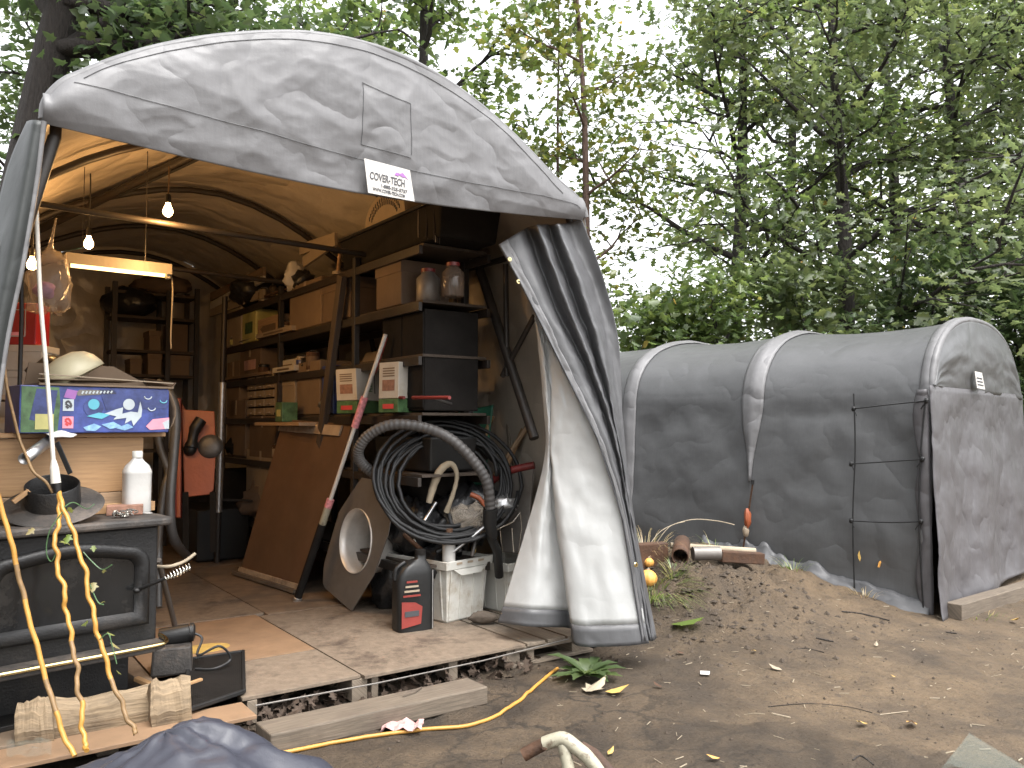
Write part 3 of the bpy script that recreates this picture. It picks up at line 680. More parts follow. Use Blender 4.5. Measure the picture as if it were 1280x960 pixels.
# laced corner strip with scallops
g = []
for i in range(7):
    f = i/6; row = []
    for j in range(61):
        z = .02+1.75*j/60; sc = .045*abs(math.sin(z*5.2))*(.5+.5*noise.noise((z*2, 0, 0))+.5)
        row.append(T2(-.075-.02*math.sin(math.pi*f)-.03*f*0, .02+(.03+sc)*f-.04*(1-f), z))
    g.append(row)
MB().grid(g).build('corner_strip', M['tarp_door'], tent2, smooth=2, solid=.004)
def wallp(px, py, off=-.10): return SU2(px, py, off)
MB().tube(cr([wallp(*q) for q in ((1067, 492), (1069, 560), (1066, 650), (1068, 735))], 20), .006, 6).build('lacing_cord', M['cable'], tent2)
MB().tube(cr([wallp(*q) for q in ((1157, 500), (1150, 580), (1149, 660), (1154, 760))], 20), .006, 6).build('lacing_cord', M['cable'], tent2)
for q in (((1067, 511), (1110, 506), (1158, 501)), ((1064, 580), (1110, 577), (1153, 574)), ((1064, 651), (1110, 653), (1151, 652))):
    c = MB().tube(cr([wallp(*k) for k in q], 14), .005, 6).build('tie_cord', M['cable'], tent2)
    for e in (q[0], q[2]): MB().blob(wallp(*e), (.018, .018, .022), .3, 3, 5).build('knot', M['cable'], c)
    MB().tube([wallp(*q[0]), wallp(q[0][0]+4, q[0][1]+9)], .004, 5).build('cord_tail', M['cable'], c); MB().tube([wallp(*q[2]), wallp(q[2][0]-7, q[2][1]+10)], .004, 5).build('cord_tail', M['cable'], c)
# ground skirt
g = []
for i in range(90):
    v = 2.0*i/89; p0 = T2(-.07, v, 0); row = []
    for j in range(7):
        f = j/6; p = p0-CU2*((.08+.10*abs(noise.noise((v*1.7, 5, 0))))*f+.05*f*fbm(v*3, 1, 0)); row.append(Vector((p.x, p.y, HG(p.x, p.y)+.004+.09*(1-f)**2+.010*fbm(v*5, f*3, 4)*(1-f)-.02*f)))
    g.append(row)
MB().grid(g).build('ground_skirt', M['tarp_dim'], tent2, smooth=2, solid=.004)
# ratchet strap on the wall
rs = thing('ratchet_strap', 'rusty orange ratchet strap holding the rib band of the far tent', 'strap', wallp(932, 690, -.12))
a, b = wallp(941, 604, -.12), wallp(928, 692, -.13); g0 = b.copy(); g0.z = HG(b.x, b.y)
MB().bar(a, b, .016, .004, CU2).build('webbing', M['rust'], rs); MB().bar(b, g0, .012, .012, CU2).build('stake', M['rust'], rs)
MB().blob(a.lerp(b, .5), (.03, .03, .09), .3, 3, 8).build('ratchet_handle', M['orange'], rs, smooth=True)
MB().blob(a.lerp(b, .68), (.03, .03, .05), .3, 3, 8, 4).build('ratchet_body', M['beige'], rs, smooth=True)
MB().tube([a+ZU*.03, a-ZU*.01], .014, 6).build('hook', M['black_metal'], rs)
# far right: timber sill under the far tent's door and a brown shed glimpsed behind
a, b = G(1196, 775), G(1300, 742)
MB().bar(a+ZU*.06+DU2*.02, b+ZU*.06+DU2*.02, .12, .12).build('timber_sill', M['beam_top'], bevel=.006, label='grey timber lying under the door curtain of the far tent', cat='timber')
shed = thing('garden_shed', 'brown boarded shed with a grey roof edge at the far right', 'shed', (9.6, 14.2, 0))
for k in range(10): MB().box((8.75+.2*k, 14+.0*k, .95), (.19, .03, 1.9)).build('wall_board', M['rust'], shed)
MB().box((9.6, 14.9, .95), (1.9, 1.7, 1.86)).build('wall', M['rust'], shed); MB().box((9.6, 14.6, 2.0), (2.4, 2.2, .14)).build('roof', M['tarp_dark'], shed)
#==TREES==
# ------------------------------------------------------------------ trees
def leaf_template(kind):
    if kind == 'oak':
        r = [(0, 0), (.05, .10), (.26, .20), (.12, .33), (.36, .50), (.16, .60), (.28, .80), (.08, .84), (0, 1)]
    elif kind == 'maple':
        r = [(0, 0), (.30, .05), (.22, .2), (.52, .45), (.26, .5), (.22, .72), (0, 1)]
    else: r = [(0, 0), (.22, .3), (.20, .62), (0, 1)]
    v = [(x, y, abs(x)*.25-.18*y*y) for x, y in r]; k = len(r)
    v2 = v+[(-x, y, z) for x, y, z in v[1:-1]]
    f1 = list(range(k)); f2 = [0]+[k-1]+[k+i for i in range(k-3, -1, -1)]
    return np.array(v2), [f1, f2]
def leaves_mesh(name, pos, nrm_spread, size, kind, tint, droop=.5):
    tv, tf = leaf_template(kind); n = len(pos); k = len(tv)
    az = rng.uniform(0, 2*np.pi, n); pit = rng.normal(-droop, nrm_spread, n); roll = rng.normal(0, .6, n); sz = size*rng.uniform(.65, 1.25, n)
    ca, sa, cp, sp, cro, sro = np.cos(az), np.sin(az), np.cos(pit), np.sin(pit), np.cos(roll), np.sin(roll)
    yv = np.stack([ca*cp, sa*cp, sp], 1); xv = np.stack([-sa, ca, np.zeros(n)], 1); zv = np.cross(xv, yv)
    x2 = xv*cro[:, None]+zv*sro[:, None]; z2 = np.cross(x2, yv)
    V = pos[:, None, :]+(tv[None, :, 0:1]*x2[:, None, :]+tv[None, :, 1:2]*yv[:, None, :]+tv[None, :, 2:3]*z2[:, None, :])*sz[:, None, None]
    V = V.reshape(-1, 3); me = bpy.data.meshes.new(name)
    loops = []; tot = []; base = np.arange(n)*k
    per = np.concatenate([np.array(f) for f in tf]); L = (base[:, None]+per[None, :]).reshape(-1); cnt = np.array([len(f) for f in tf]*n)
    me.vertices.add(len(V)); me.vertices.foreach_set('co', V.astype(np.float32).ravel()); me.loops.add(len(L)); me.loops.foreach_set('vertex_index', L.astype(np.int32))
    me.polygons.add(len(cnt)); st = np.concatenate([[0], np.cumsum(cnt)[:-1]]); me.polygons.foreach_set('loop_start', st.astype(np.int32)); me.polygons.foreach_set('loop_total', cnt.astype(np.int32))
    me.update(calc_edges=True)
    a = me.attributes.new('tint', 'FLOAT', 'POINT'); a.data.foreach_set('value', np.repeat(tint, k).astype(np.float32)); return me
def rot_about(d, ang, az):
    d = Vector(d).normalized(); a = d.orthogonal().normalized(); b = d.cross(a); return (d*math.cos(ang)+(a*math.cos(az)+b*math.sin(az))*math.sin(ang)).normalized()
TREES = []
def tree(label, base, H, r0, crown, nleaf, lsize, lmat, kind='oak', bark='bark', top=None, limbs=14, zlo=.25, group='trees behind the tents', name='leafy_tree', spread=.26, tintbias=0., droop=.45, seed=0, limb_pts=None):
    rd = random.Random(seed*13+5); base = Vector(base); base.z = HG(base.x, base.y)-.05 if abs(base.x) < 28 else 0
    root = thing(name, label, 'tree', base, group); top = Vector(top) if top is not None else base+Vector((rd.uniform(-.5, .5), rd.uniform(-.5, .5), H))
    tp = []
    for k in range(9):
        f = k/8; p = base.lerp(top, f)+Vector((math.sin(f*5+seed), math.cos(f*4+seed*2), 0))*.02*H*f*(1-f)*2; tp.append(p)
    mb = MB(); mb.tube(tp, [r0*(1.25 if k == 0 else 1)*(1-.82*k/8) for k in range(9)], 10)
    lb = MB(); anchors = []
    def branch(p, d, L, r, lvl):
        pts = [p]; dd = Vector(d)
        nseg = 5 if lvl == 0 else 4
        for k in range(nseg):
            dd = (dd+Vector((rd.gauss(0, .14), rd.gauss(0, .14), rd.gauss(.03 if lvl == 0 else -.02, .1)))).normalized(); pts.append(pts[-1]+dd*(L/nseg))
        lb.tube(pts, [r*(1-.8*k/nseg) for k in range(nseg+1)], 6 if lvl == 0 else 4, cap=False)
        if lvl < 2:
            nb = 6 if lvl == 0 else 4
            for k in range(nb):
                f = .25+.75*k/(nb-1)*.98; i = min(int(f*nseg), nseg-1); q = pts[i].lerp(pts[i+1], f*nseg-i)
                nd = rot_about(dd, rd.uniform(.5, 1.0), rd.uniform(0, 6.28)); nd.z = nd.z*.6-.02; branch(q, nd.normalized(), L*rd.uniform(.32, .5), r*.45, lvl+1)
        if lvl >= 1:
            for k in range(1, nseg+1): anchors.append(pts[k])
    for k in range(limbs):
        f = zlo+(1-zlo)*(k+.5)/limbs; i = min(int(f*8), 7); q = tp[i].lerp(tp[i+1], f*8-i); az = k*2.4+rd.uniform(-.4, .4)
        up = .15+.7*f; d = Vector((math.cos(az), math.sin(az), up*rd.uniform(.6, 1.2))).normalized()
        branch(q, d, crown*(1.05-.55*max(0, f-.45)/.55)*rd.uniform(.8, 1.1), r0*(.42-.22*f), 0)
    for (s_, e_, r_) in (limb_pts or []):
        s_ = Vector(s_); e_ = Vector(e_); branch(s_, (e_-s_).normalized(), (e_-s_).length, r_, 0)
    mb.build('trunk', M[bark], root, smooth=2); lb.build('limb', M[bark], root, smooth=2)
    A = np.array([list(a) for a in anchors]); idx = rng.integers(0, len(A), nleaf)
    pos = A[idx]+rng.normal(0, 1, (nleaf, 3))*np.array([spread, spread, spread*.6])
    cl = rng.normal(0, .16, len(A))[idx]                        # leaves of one spray are alike
    tint = np.clip(.45+tintbias+cl+rng.normal(0, .16, nleaf), 0, 1)
    me = leaves_mesh('crown', pos-np.array(list(base)), .45, lsize, kind, tint, droop); me.materials.append(LM[lmat])
    o = bpy.data.objects.new('crown', me); COL.objects.link(o); o.parent = root; ROOT['crown'] = base; return root
def TB(px, Y): return Vector(((px-640)/FPX*Y, Y, 0))
tree('big old dark trunk leaning right at the top left corner', TB(-48, 9.8), 9.6, .42, 2.3, 6000, .14, 'dark', 'maple', top=P(150, -300, 8.8), limbs=9, zlo=.62, tintbias=.0, seed=1, name='old_tree', spread=.30,
     limb_pts=[(P(62, 60, 9.1), P(240, 40, 8.6), .10), (P(25, 200, 9.3), P(150, 90, 9.0), .09), (P(62, 60, 9.1), P(330, 110, 9.6), .10), (P(80, 0, 9), P(400, 60, 10), .1)])
tree('dark maple arching over the roof of the near tent', TB(250, 13.5), 9.6, .22, 3.4, 7500, .15, 'dark', 'maple', limbs=14, zlo=.42, tintbias=.12, seed=2)
tree('bright green maple directly above the near tent roof', TB(530, 14.0), 10.2, .22, 2.4, 5200, .15, 'light', 'maple', limbs=15, zlo=.3, seed=3, tintbias=-.05)
tree('slim tree with a reddish trunk and thin yellowing leaves', TB(752, 11.5), 9.5, .085, 1.25, 2200, .12, 'yellow', 'maple', 'bark_red', limbs=15, zlo=.22, seed=4, tintbias=-.18, spread=.22, name='young_tree')
tree('second slim sparse tree left of the reddish trunk', TB(712, 12.6), 8.6, .05, 1.0, 1000, .12, 'light', 'maple', 'bark_red', limbs=10, zlo=.3, seed=14, spread=.22, name='young_tree')
tree('forked tree with arching dark limbs left of the dense oak', TB(905, 13.2), 9.6, .17, 2.7, 4600, .145, 'light', 'oak', limbs=15, zlo=.20, seed=5, tintbias=-.12)
tree('dense dark green oak behind the middle of the far tent', TB(1060, 11.8), 9.2, .16, 3.0, 10000, .15, 'oak', 'oak', limbs=18, zlo=.18, seed=6)
tree('dark oak with a bare trunk above the far tent front', TB(1222, 12.6), 9.6, .17, 2.9, 7600, .15, 'oak', 'oak', limbs=16, zlo=.24, seed=7, tintbias=-.04)
tree('oak at the right edge of the view', TB(1390, 12.5), 9.4, .18, 2.9, 5600, .15, 'oak', 'oak', limbs=15, zlo=.2, seed=8)
bk = [(60, 19, 'dark', 3.4), (360, 20, 'light', 3.2), (990, 18, 'light', 3.4), (1130, 17.5, 'light', 3.6), (1290, 18, 'light', 3.6)]
for k, (px, Y, lm, cw) in enumerate(bk):
    tree(['distant dark tree behind the old leaning trunk', 'distant maple behind the left half of the near roof', 'distant oak filling in behind the far tent ridge', 'distant pale green tree behind the dense oak', 'distant pale green tree behind the far tent front'][k], TB(px, Y), 11.5, .2, cw, [4200, 2600, 4200, 5600, 5600][k], .21, lm, 'plain', limbs=15, zlo=.12, seed=20+k, spread=.36, tintbias=.0)
sh = [(800, 10.6, 2.4, 'light', 1.0), (905, 11.0, 2.6, 'light', 1.2), (1010, 10.8, 2.8, 'oak', 1.3), (1120, 10.6, 2.8, 'dark', 1.3), (1290, 10.8, 2.8, 'dark', 1.4), (1400, 10.5, 3, 'dark', 1.4)]
for k, (px, Y, H, lm, cw) in enumerate(sh):
    tree(['leafy pale bush beside the curtain of the near tent', 'loose bush behind the far end of the tunnel tent', 'bushy green shrub behind the middle rib of the far tent', 'dark shrub low behind the far tent ridge', 'dark bush behind the gable of the far tent', 'dark bush at the right edge'][k], TB(px, Y), H+.6, .05, cw, 3200, .13, lm, 'oak' if k % 2 else 'maple', limbs=9, zlo=.15, seed=40+k, spread=.24, name='shrub', group='shrubs behind the far tent')
for k, (x, y) in enumerate(((-9, -4), (-6.5, -8), (-2, -10), )):  # trees out of view, added to cut low skylight on the tents
    tree(('unseen tree added left of the photographer to block low sky', 'unseen tree added behind and left of the photographer to block low sky', 'unseen tree added behind the photographer to block low sky')[k], (x, y, 0), 10, .2, 3.4, 2600, .34, 'dark', 'plain', limbs=12, zlo=.12, seed=60+k, spread=.4, group='unseen trees added to block low sky')
#==THINGS==
# ------------------------------------------------------------------ helpers for things
XU, YU = Vector((1, 0, 0)), Vector((0, 1, 0))
def PL(px, py, Q, n):
    d = ray(px, py); return CAM+d*((Q-CAM).dot(n)/d.dot(n))
def floorp(px, py, z=FL): return Gz(px, py, z)
def point_lamp(p, e, col, r=.03):
    l = bpy.data.lights.new('lamp_light', 'POINT'); l.energy = e; l.color = col; l.shadow_soft_size = r
    o = bpy.data.objects.new('lamp_light', l); COL.objects.link(o); o.location = p; return o
def carton(label, c, size, m, axes=(CU, DU, ZU), tape=True, name='cardboard_box', cat='box', group=None, face=-1, lid=False, printm=None):
    """A closed carton: body, parting line of the flaps under a strip of tape, optional print panel. c is the centre of the base."""
    c = Vector(c); X, Y, Z = axes; t = thing(name, label, cat, c, group)
    w, d, h = size
    MB().box(c+Z*h/2, size, axes).build('body', m, t, bevel=min(size)*.03)
    if tape:
        MB().box(c+Z*(h+.0012), (w*.98, min(.05, d*.25), .0022), axes).build('tape', M['beige'], t)
        MB().box(c+X*(face*(w/2+.0012))+Z*(h*.86), (.0022, min(.05, d*.25), h*.26), axes).build('tape', M['beige'], t)
    if lid: MB().box(c+Z*(h*.87), (w+.012, d+.012, h*.26), axes).build('lid', m, t, bevel=.002)
    if printm: MB().box(c+X*(face*(w/2+.0012))+Z*(h*.45), (.0022, d*.55, h*.35), axes).build('print_panel', printm, t)
    return t
# ------------------------------------------------------------------ right storage rack
U0 = 2.30; SH = [.55, 1.16, 1.58, 1.98, 2.35, 2.74]
rack = thing('storage_rack', 'long dark metal storage rack along the right wall of the near tent', 'rack', T(2.58, 3.0, FL))
for v_ in (1.05, 1.75, 3.4, 5.17):
    for u_ in ((U0, 2.86) if v_ > 1.2 else (2.86,)): MB().box(T(u_, v_, (FL+2.80)/2), (.045, .05, 2.80-FL), (CU, DU, ZU)).build('post', M['frame'], rack, bevel=.003)
for z in SH:
    MB().box(T(2.58, 2.95, z-.012), (.52, 4.44, .018), (CU, DU, ZU)).build('shelf_board', M['dark_wood'], rack)
    for u_ in (U0-.0, 2.86): MB().box(T(u_-.004, 2.95, z-.052), (.028, 4.46, .06), (CU, DU, ZU)).build('beam', M['frame'], rack, bevel=.003)
def sbox(px0, py0, px1, z, m, label, depth=.35, py1=None, du_=.015, **k):
    a, b = SU(px0, py0, U0+du_), SU(px1, py0, U0+du_); v1, v0 = uv1(a)[1], uv1(b)[1]; zt = (a.z+b.z)/2
    if isinstance(z, int): z = SH[z]
    h = max(.04, zt-z); return carton(label, T(U0+du_+depth/2, (v0+v1)/2, z+.001), (depth, max(.05, abs(v1-v0)-.01), h), m, **k)
Z2, Z3, Z4, Z5, Z6 = 4, 3, 2, 1, 0
sbox(362, 352, 402, Z2, M['card'], 'tall tan cardboard box with tape on the second shelf from the top', .40)
sbox(403, 350, 438, Z2, M['card_dk'], 'darker cardboard box right of the tall tan one', .42, tape=False, lid=True)
sbox(281, 386, 302, Z2, M['beige'], 'beige plastic tub at the far end of the second shelf', .3, tape=False, lid=True, name='plastic_tub', cat='tub')
sbox(303, 388, 320, Z2, M['ink_yellow'], 'yellowish printed carton beside the beige tub', .25, printm=M['ink_green'], tape=False)
sbox(322, 396, 352, Z2, M['pale_wood2'], 'small grey brown crate of odds left of the tall tan box', .3, tape=False, printm=M['card_dk'])
sbox(470, 330, 502, Z2, M['card_dk'], 'dull brown box in the dark near bay of the second shelf', .4, lid=True, tape=False)
sbox(300, 437, 326, Z3, M['card_dk'], 'flat pinkish brown box high on the third shelf', .25, printm=M['paper_pink'])
sbox(346, 450, 371, Z3, M['white_box'], 'small white carton with brown marks on the third shelf', .28, printm=M['card'], tape=False)
sbox(284, 452, 300, Z4, M['card'], 'narrow tan carton at the far end of the fourth shelf', .3)
sbox(371, 452, 400, Z4, M['card'], 'plain brown carton in the middle of the fourth shelf', .36)
sbox(402, 457, 417, Z4, M['ink_navy'], 'slim blue grey carton left of the leaning white cartons', .3, tape=False, printm=M['steel_dull'])
sbox(343, 470, 369, Z4, M['card_lt'], 'stack of pale flat boxes beside the drawer cabinet', .3, lid=True, tape=False)
sbox(308, 563, 345, Z6+1-1, M['card_lt'], 'pale carton low behind the leaning brown panel', .3)
sbox(284, 500, 307, Z5, M['card'], 'tan upright carton below the narrow tan one', .32)
sbox(312, 520, 345, Z5, M['card_dk'], 'dark brown box on the fifth shelf behind the steel post', .32)
# small-parts drawer cabinet
a, b = SU(308, 468, U0+.01), SU(342, 468, U0+.01); v1, v0 = uv1(a)[1], uv1(b)[1]; zt = a.z
cab = thing('drawer_cabinet', 'small parts cabinet of many little drawers on the fourth shelf', 'cabinet', T(U0+.13, (v0+v1)/2, SH[2]))
MB().box(T(U0+.15, (v0+v1)/2, (SH[2]+zt)/2), (.22, v1-v0, zt-SH[2]-.002), (CU, DU, ZU)).build('body', M['black_mat'], cab)
for i in range(3):
    for j in range(5):
        hh = (zt-SH[2])/5; ww = (v1-v0)/3
        d = MB().box(T(U0+.03, v0+ww*(i+.5), SH[2]+hh*(j+.5)), (.03, ww*.84, hh*.78), (CU, DU, ZU)).build('drawer', M['card_lt'], cab, bevel=.003)
        MB().box(T(U0+.008, v0+ww*(i+.5), SH[2]+hh*(j+.35)), (.014, ww*.3, .012), (CU, DU, ZU)).build('handle', M['beige'], d)
# white cartons with lettering
def flexbox(label, px0, px1, py0, ztop_add, tilt, small):
    a, b = SU(px0, py0, U0-.06), SU(px1, py0, U0-.06); v1, v0 = uv1(a)[1], uv1(b)[1]; z0 = SH[2]+.10; h = a.z-z0
    yaw = R(14); X = (CU*math.cos(yaw)+DU*math.sin(yaw)); Y = -CU*math.sin(yaw)+DU*math.cos(yaw); Zt = (ZU-DU*tilt).normalized()
    c = T(U0+.02, (v0+v1)/2, z0); w = abs(v1-v0)*.60
    t = thing('carton', label, 'box', c); MB().box(c+Zt*h/2, (w, w, h), (X, Y, Zt)).build('body', M['white_box'], t, bevel=.003)
    # left face: brown picture panel and faint rules; right face: lettering up the edge
    fx = c-X*(w/2+.0015)
    MB().box(fx+Zt*h*.36, (.002, w*.62, h*.30), (X, Y, Zt)).build('print_panel', M['brick'], t)
    for k in range(4): MB().box(fx+Zt*h*(.62+.07*k), (.002, w*.6, .008), (X, Y, Zt)).build('print_line', M['card'], t)
    fy = c-Y*(w/2+.0015); s = h*.33
    text('FLEX', s*.62, fy+Zt*h*.26+X*w*.12, Zt, -X, M['ink_green'], t, sx=.85)
    text('Gyn', s*.5, fy+Zt*h*.66+X*w*.12, Zt, -X, M['ink_red'], t, sx=.8)
    MB().box(fy+Zt*h*.52+X*w*.22, (.008, .002, h*.6), (X, Y, Zt)).build('print_line', M['ink_black'], t)
    carton(small, T(U0+.02, (v0+v1)/2, SH[2]+.001), (w*1.0, w*1.0, .095), M['ink_green'], (X, Y, ZU), tape=False, printm=M['ink_red'], name='carton')
flexbox('tall white carton lettered FLEX leaning beside the diagonal post', 424, 452, 463, 0, -.12, 'small green and red box under the left white carton')
flexbox('upright white carton lettered FLEX right of the paint pole', 473, 501, 455, 0, .03, 'small green and red box under the right white carton')
MB().grid([[T(U0+.30+.05*math.sin(j*.9)+.02*fbm(i, j, 3), 1.95+.30*i/8+.01*fbm(j, i), SH[2]+.02+.50*j/8) for j in range(9)] for i in range(9)]).build('paper_sack', M['card_lt'], smooth=2, solid=.02, label='crumpled paper sack standing behind the left white carton', cat='sack')
sbox(366, 500, 392, Z4, M['ink_green'], 'small green carton at the top edge of the brown panel', .18, du_=-.03, tape=False, printm=M['ink_yellow']) if False else carton('small green carton at the top edge of the brown panel', T(U0-.12, 2.90, 1.52), (.14, .17, .17), M['ink_green'], tape=False, printm=M['ink_yellow'], name='carton')
MB().box(T(U0-.12, 2.9, 1.50), (.2, 1.1, .03), (CU, DU, ZU)).build('plank', M['pale_wood2'], label='plank bracketed in front of the rack under the small green carton', cat='plank', bevel=.003)
# diagonal wooden post standing against the rack
a, b = SU(428, 345, U0-.05), SU(402, 545, U0-.045); b2 = a.lerp(b, 1.0); k = (FL-a.z)/(b.z-a.z)
MB().bar(a, a+(b-a)*k, .09, .05, CU).build('wooden_post', M['dark_wood'], bevel=.004, label='rough dark timber post leaning on the rack left of the white cartons', cat='post')
# second shelf near bay: jugs and jars
def jar(label, p, r, h, m, cap, name='jar', cat='jar'):
    t = thing(name, label, cat, p); MB().lathe(p, [(r*.9, 0), (r, .01), (r, h*.7), (r*.6, h*.85), (r*.55, h*.9)], 18).build('body', m, t, smooth=True)
    MB().lathe(Vector(p)+ZU*h*.9, [(r*.6, 0), (r*.6, h*.1), (r*.5, h*.11)], 14).build('lid', cap, t, smooth=True); return t
def onshelf(px, z, u=U0+.14):
    v = uv1(SU(px, 400, u))[1]; return T(u, v, SH[z] if isinstance(z, int) else z)
jar('amber glass bottle catching the lamp light in the near bay', onshelf(505, Z2), .05, .24, M['jar'], M['brass'])
jar('dull pale jug with a red cap in the near bay', onshelf(535, Z2), .085, .24, M['steel_dull'], M['red_dk'], 'jug', 'jug')
jar('glass jar with a pale label right of the pale jug', onshelf(566, Z2), .075, .23, M['jar'], M['red_dk'])
jar('clear jar glinting on top of the rack', onshelf(341, 5), .05, .19, M['jar'], M['black_pl'])
# flat packs, books and boards on the shelves
for k, (q, m, lab) in enumerate((((324, 368, 4, .045), 'card_lt', 'pale flat pack lying at the front edge of the second shelf'), ((345, 372, 3, .05), 'white_box', 'white flat pack lying on the third shelf'), ((284, 340, 3, .03), 'card', 'tan flat sheet lying on the third shelf'))):
    v1, v0 = uv1(SU(q[0], 420, U0))[1], uv1(SU(q[1], 420, U0))[1]; carton(lab, T(U0+.10, (v0+v1)/2, SH[q[2]]+.002), (.26, v1-v0, q[3]), M[m], name='flat_pack', tape=False, lid=False, printm=M['card_dk'])
# smaller odds crowding the shelves
def can(label, p, r, h, m, band, name='tin_can', cat='can'):
    t = thing(name, label, cat, p); MB().lathe(p, [(r, 0), (r, h), (r*.96, h), (r*.94, h-.006), (0, h-.006)], 18).build('body', m, t, smooth=True)
    MB().lathe(Vector(p)+ZU*h*.2, [(r+.001, 0), (r+.002, .002), (r+.002, h*.55), (r+.001, h*.56)], 18, cap=False).build('label', band, t, smooth=True)
    MB().tube([Vector(p)+CU*(r*math.cos(a))+ZU*(h*.8+.0+.05*math.sin(a)) for a in [math.pi*k/8 for k in range(9)]], .003, 5).build('bail', M['steel'], t)
for q in (('dented paint tin beside the beige tub', 295, 4, .06, .10, 'steel_dull', 'ink_yellow'), ('small tin left of the darker cardboard box', 358, 4, .05, .11, 'rust', 'card_lt'), ('dark tin at the front of the third shelf', 331, 3, .055, .12, 'black_metal', 'rust'), ('pale tin right of the small white carton', 378, 3, .05, .13, 'beige', 'ink_navy'), ('rusty tin under the third shelf beam left of the post', 392, 3, .06, .15, 'rust', 'card_dk'), ('grey tin on the rack top beside the clear jar', 330, 5, .06, .12, 'steel_dull', 'card'), ('squat tin on the fifth shelf', 352, 1, .07, .14, 'rust', 'beige')):
    can(q[0], onshelf(q[1], q[2], U0+.06), q[3], q[4], M[q[5]], M[q[6]])
for k, q in enumerate((('crumpled brown paper bag on the second shelf', 338, 4, .09, 'card_dk'), ('black pouch hanging over the third shelf edge', 388, 3, .08, 'bag_black'), ('grey rag heap on the fourth shelf beside the slim carton', 412, 2, .09, 'pipe_grey'), ('dark rag bundle on the fifth shelf', 300, 1, .12, 'black_mat'), ('brown sack low on the bottom shelf', 330, 0, .2, 'card_dk'), ('dark lumpy sack on the top of the rack by the paper bag', 380, 5, .10, 'bag_black'))):
    p_ = onshelf(q[1], q[2], U0+.10); MB().blob(p_+ZU*q[3]*.8, (q[3], q[3]*1.3, q[3]*.85), .4, 3, 10, k+31).build('cloth_bundle' if 'rag' in q[0] else 'sack', M[q[4]], smooth=2, label=q[0], cat='sack' if 'rag' not in q[0] else 'rags')
for k, q in enumerate((('thin pipe lying along the front of the second shelf', 300, 350, 4, .03, .012, 'steel_dull'), ('wooden batten lying along the third shelf', 340, 400, 3, .02, .016, 'pale_wood2'), ('dark hose length lying along the fourth shelf', 346, 420, 2, .02, .015, 'cable'), ('bundle rod sticking out along the rack top', 300, 372, 5, .03, .013, 'rust'))):
    a_, b_ = onshelf(q[1], q[3], U0+.02), onshelf(q[2], q[3], U0+.04); MB().tube([a_+ZU*q[4], a_.lerp(b_, .5)+ZU*(q[4]+.01), b_+ZU*q[4]], q[5], 8).build('rod' if k != 2 else 'hose', M[q[6]], smooth=True, label=q[0], cat='rod' if k != 2 else 'hose')
# top of the rack
a, b = SU(272, 345, U0+.05), SU(345, 345, U0+.05); v1, v0 = uv1(a)[1], uv1(b)[1]
bag = thing('rubbish_bag', 'black plastic sack stuffed with boards at the far end of the rack top', 'bag', T(U0+.25, (v0+v1)/2, SH[5]))
MB().blob(T(U0+.26, (v0+v1)/2, SH[5]+.14), (.30, .62, .16), .25, 2.4, 12, 3).build('sack', M['bag_black'], bag, smooth=2)
for k, (z, tl, m) in enumerate(((.05, .02, 'card_lt'), (.13, .10, 'white_box'), (.24, .05, 'card'))):
    MB().bar(T(U0-.03, v1-.05, SH[5]+z), T(U0+.02, v0+.25, SH[5]+z+tl), .03, .09, ZU).build('board', M[m], bag, bevel=.002)
MB().blob(T(U0+.06, uv1(SU(362, 330, U0))[1], SH[5]+.13), (.10, .13, .14), .35, 3, 10, 6).build('paper_bag', M['paper'], smooth=2, label='crumpled whitish paper bag on top of the rack', cat='bag')
for k, (p0, p1, lab) in enumerate((((380, 328), (420, 300), 'pale board propped up on the rack top left of the glowing stick'), ((376, 312), (420, 298), 'long thin strip lying over the propped board'))):
    MB().bar(SU(*p0, U0+.06), SU(*p1, U0+.12), .10, .03, CU).build('board', M['card_lt'], bevel=.002, label=lab, cat='board')
st = thing('lamp_stick', 'short rod standing on the rack top, glowing yellow in the lamp light', 'rod', onshelf(422, 5, U0+.05))
p = onshelf(422, 5, U0+.05); MB().tube([p+ZU*.02, p+ZU*.17+DU*-.03], .016, 10).build('rod', M['pale_wood'], st, smooth=True); MB().lathe(p, [(.05, 0), (.05, .025), (.02, .03)], 14).build('foot', M['beige'], st, smooth=True)
# long dark tub with vented beige cover
a, b = SU(428, 318, U0+.02), SU(548, 318, U0+.02); v1, v0 = uv1(a)[1], uv1(b)[1]
tub = thing('storage_tub', 'long black tub on top of the rack behind the maker patch', 'tub', T(U0+.25, (v0+v1)/2, SH[5]))
MB().box(T(U0+.26, (v0+v1)/2, SH[5]+.13), (.46, v1-v0, .25), (CU, DU, ZU), 1.06).build('body', M['black_mat'], tub, bevel=.02); MB().box(T(U0+.26, (v0+v1)/2, SH[5]+.255), (.52, v1-v0+.08, .025), (CU, DU, ZU)).build('rim', M['black_pl'], tub, bevel=.006)
hc = T(U0+.16, v0+(v1-v0)*.62, SH[5]+.27)
hood = thing('vented_cover', 'beige domed cover with rows of vent slots resting on the black tub', 'cover', hc)
g = []
for i in range(25):
    th = math.pi*i/24; g.append([hc+DU*(-.33*math.cos(th))*(1-.15*j/6)+ZU*(.26*math.sin(th)**.7*(1-.10*j/6)+.0)+CU*(.34*j/6-.06) for j in range(7)])
MB().grid(g).build('shell', M['beige'], hood, smooth=2, solid=.01)
MB().prism([hc-CU*.06+DU*(-.33*math.cos(math.pi*i/24))+ZU*(.26*math.sin(math.pi*i/24)**.7) for i in range(25)], CU*.006).build('face_plate', M['beige'], hood)
for rr in (.72, .86):
    for k in range(17):
        th = math.pi*(.16+.68*k/16); d = -DU*math.cos(th)*.33*rr+ZU*math.sin(th)*.25*rr; p = hc-CU*.0625+d
        MB().bar(p-ZU*.016, p+ZU*.016, .010, .004, CU).build('vent_slot', M['ink_black'], hood)
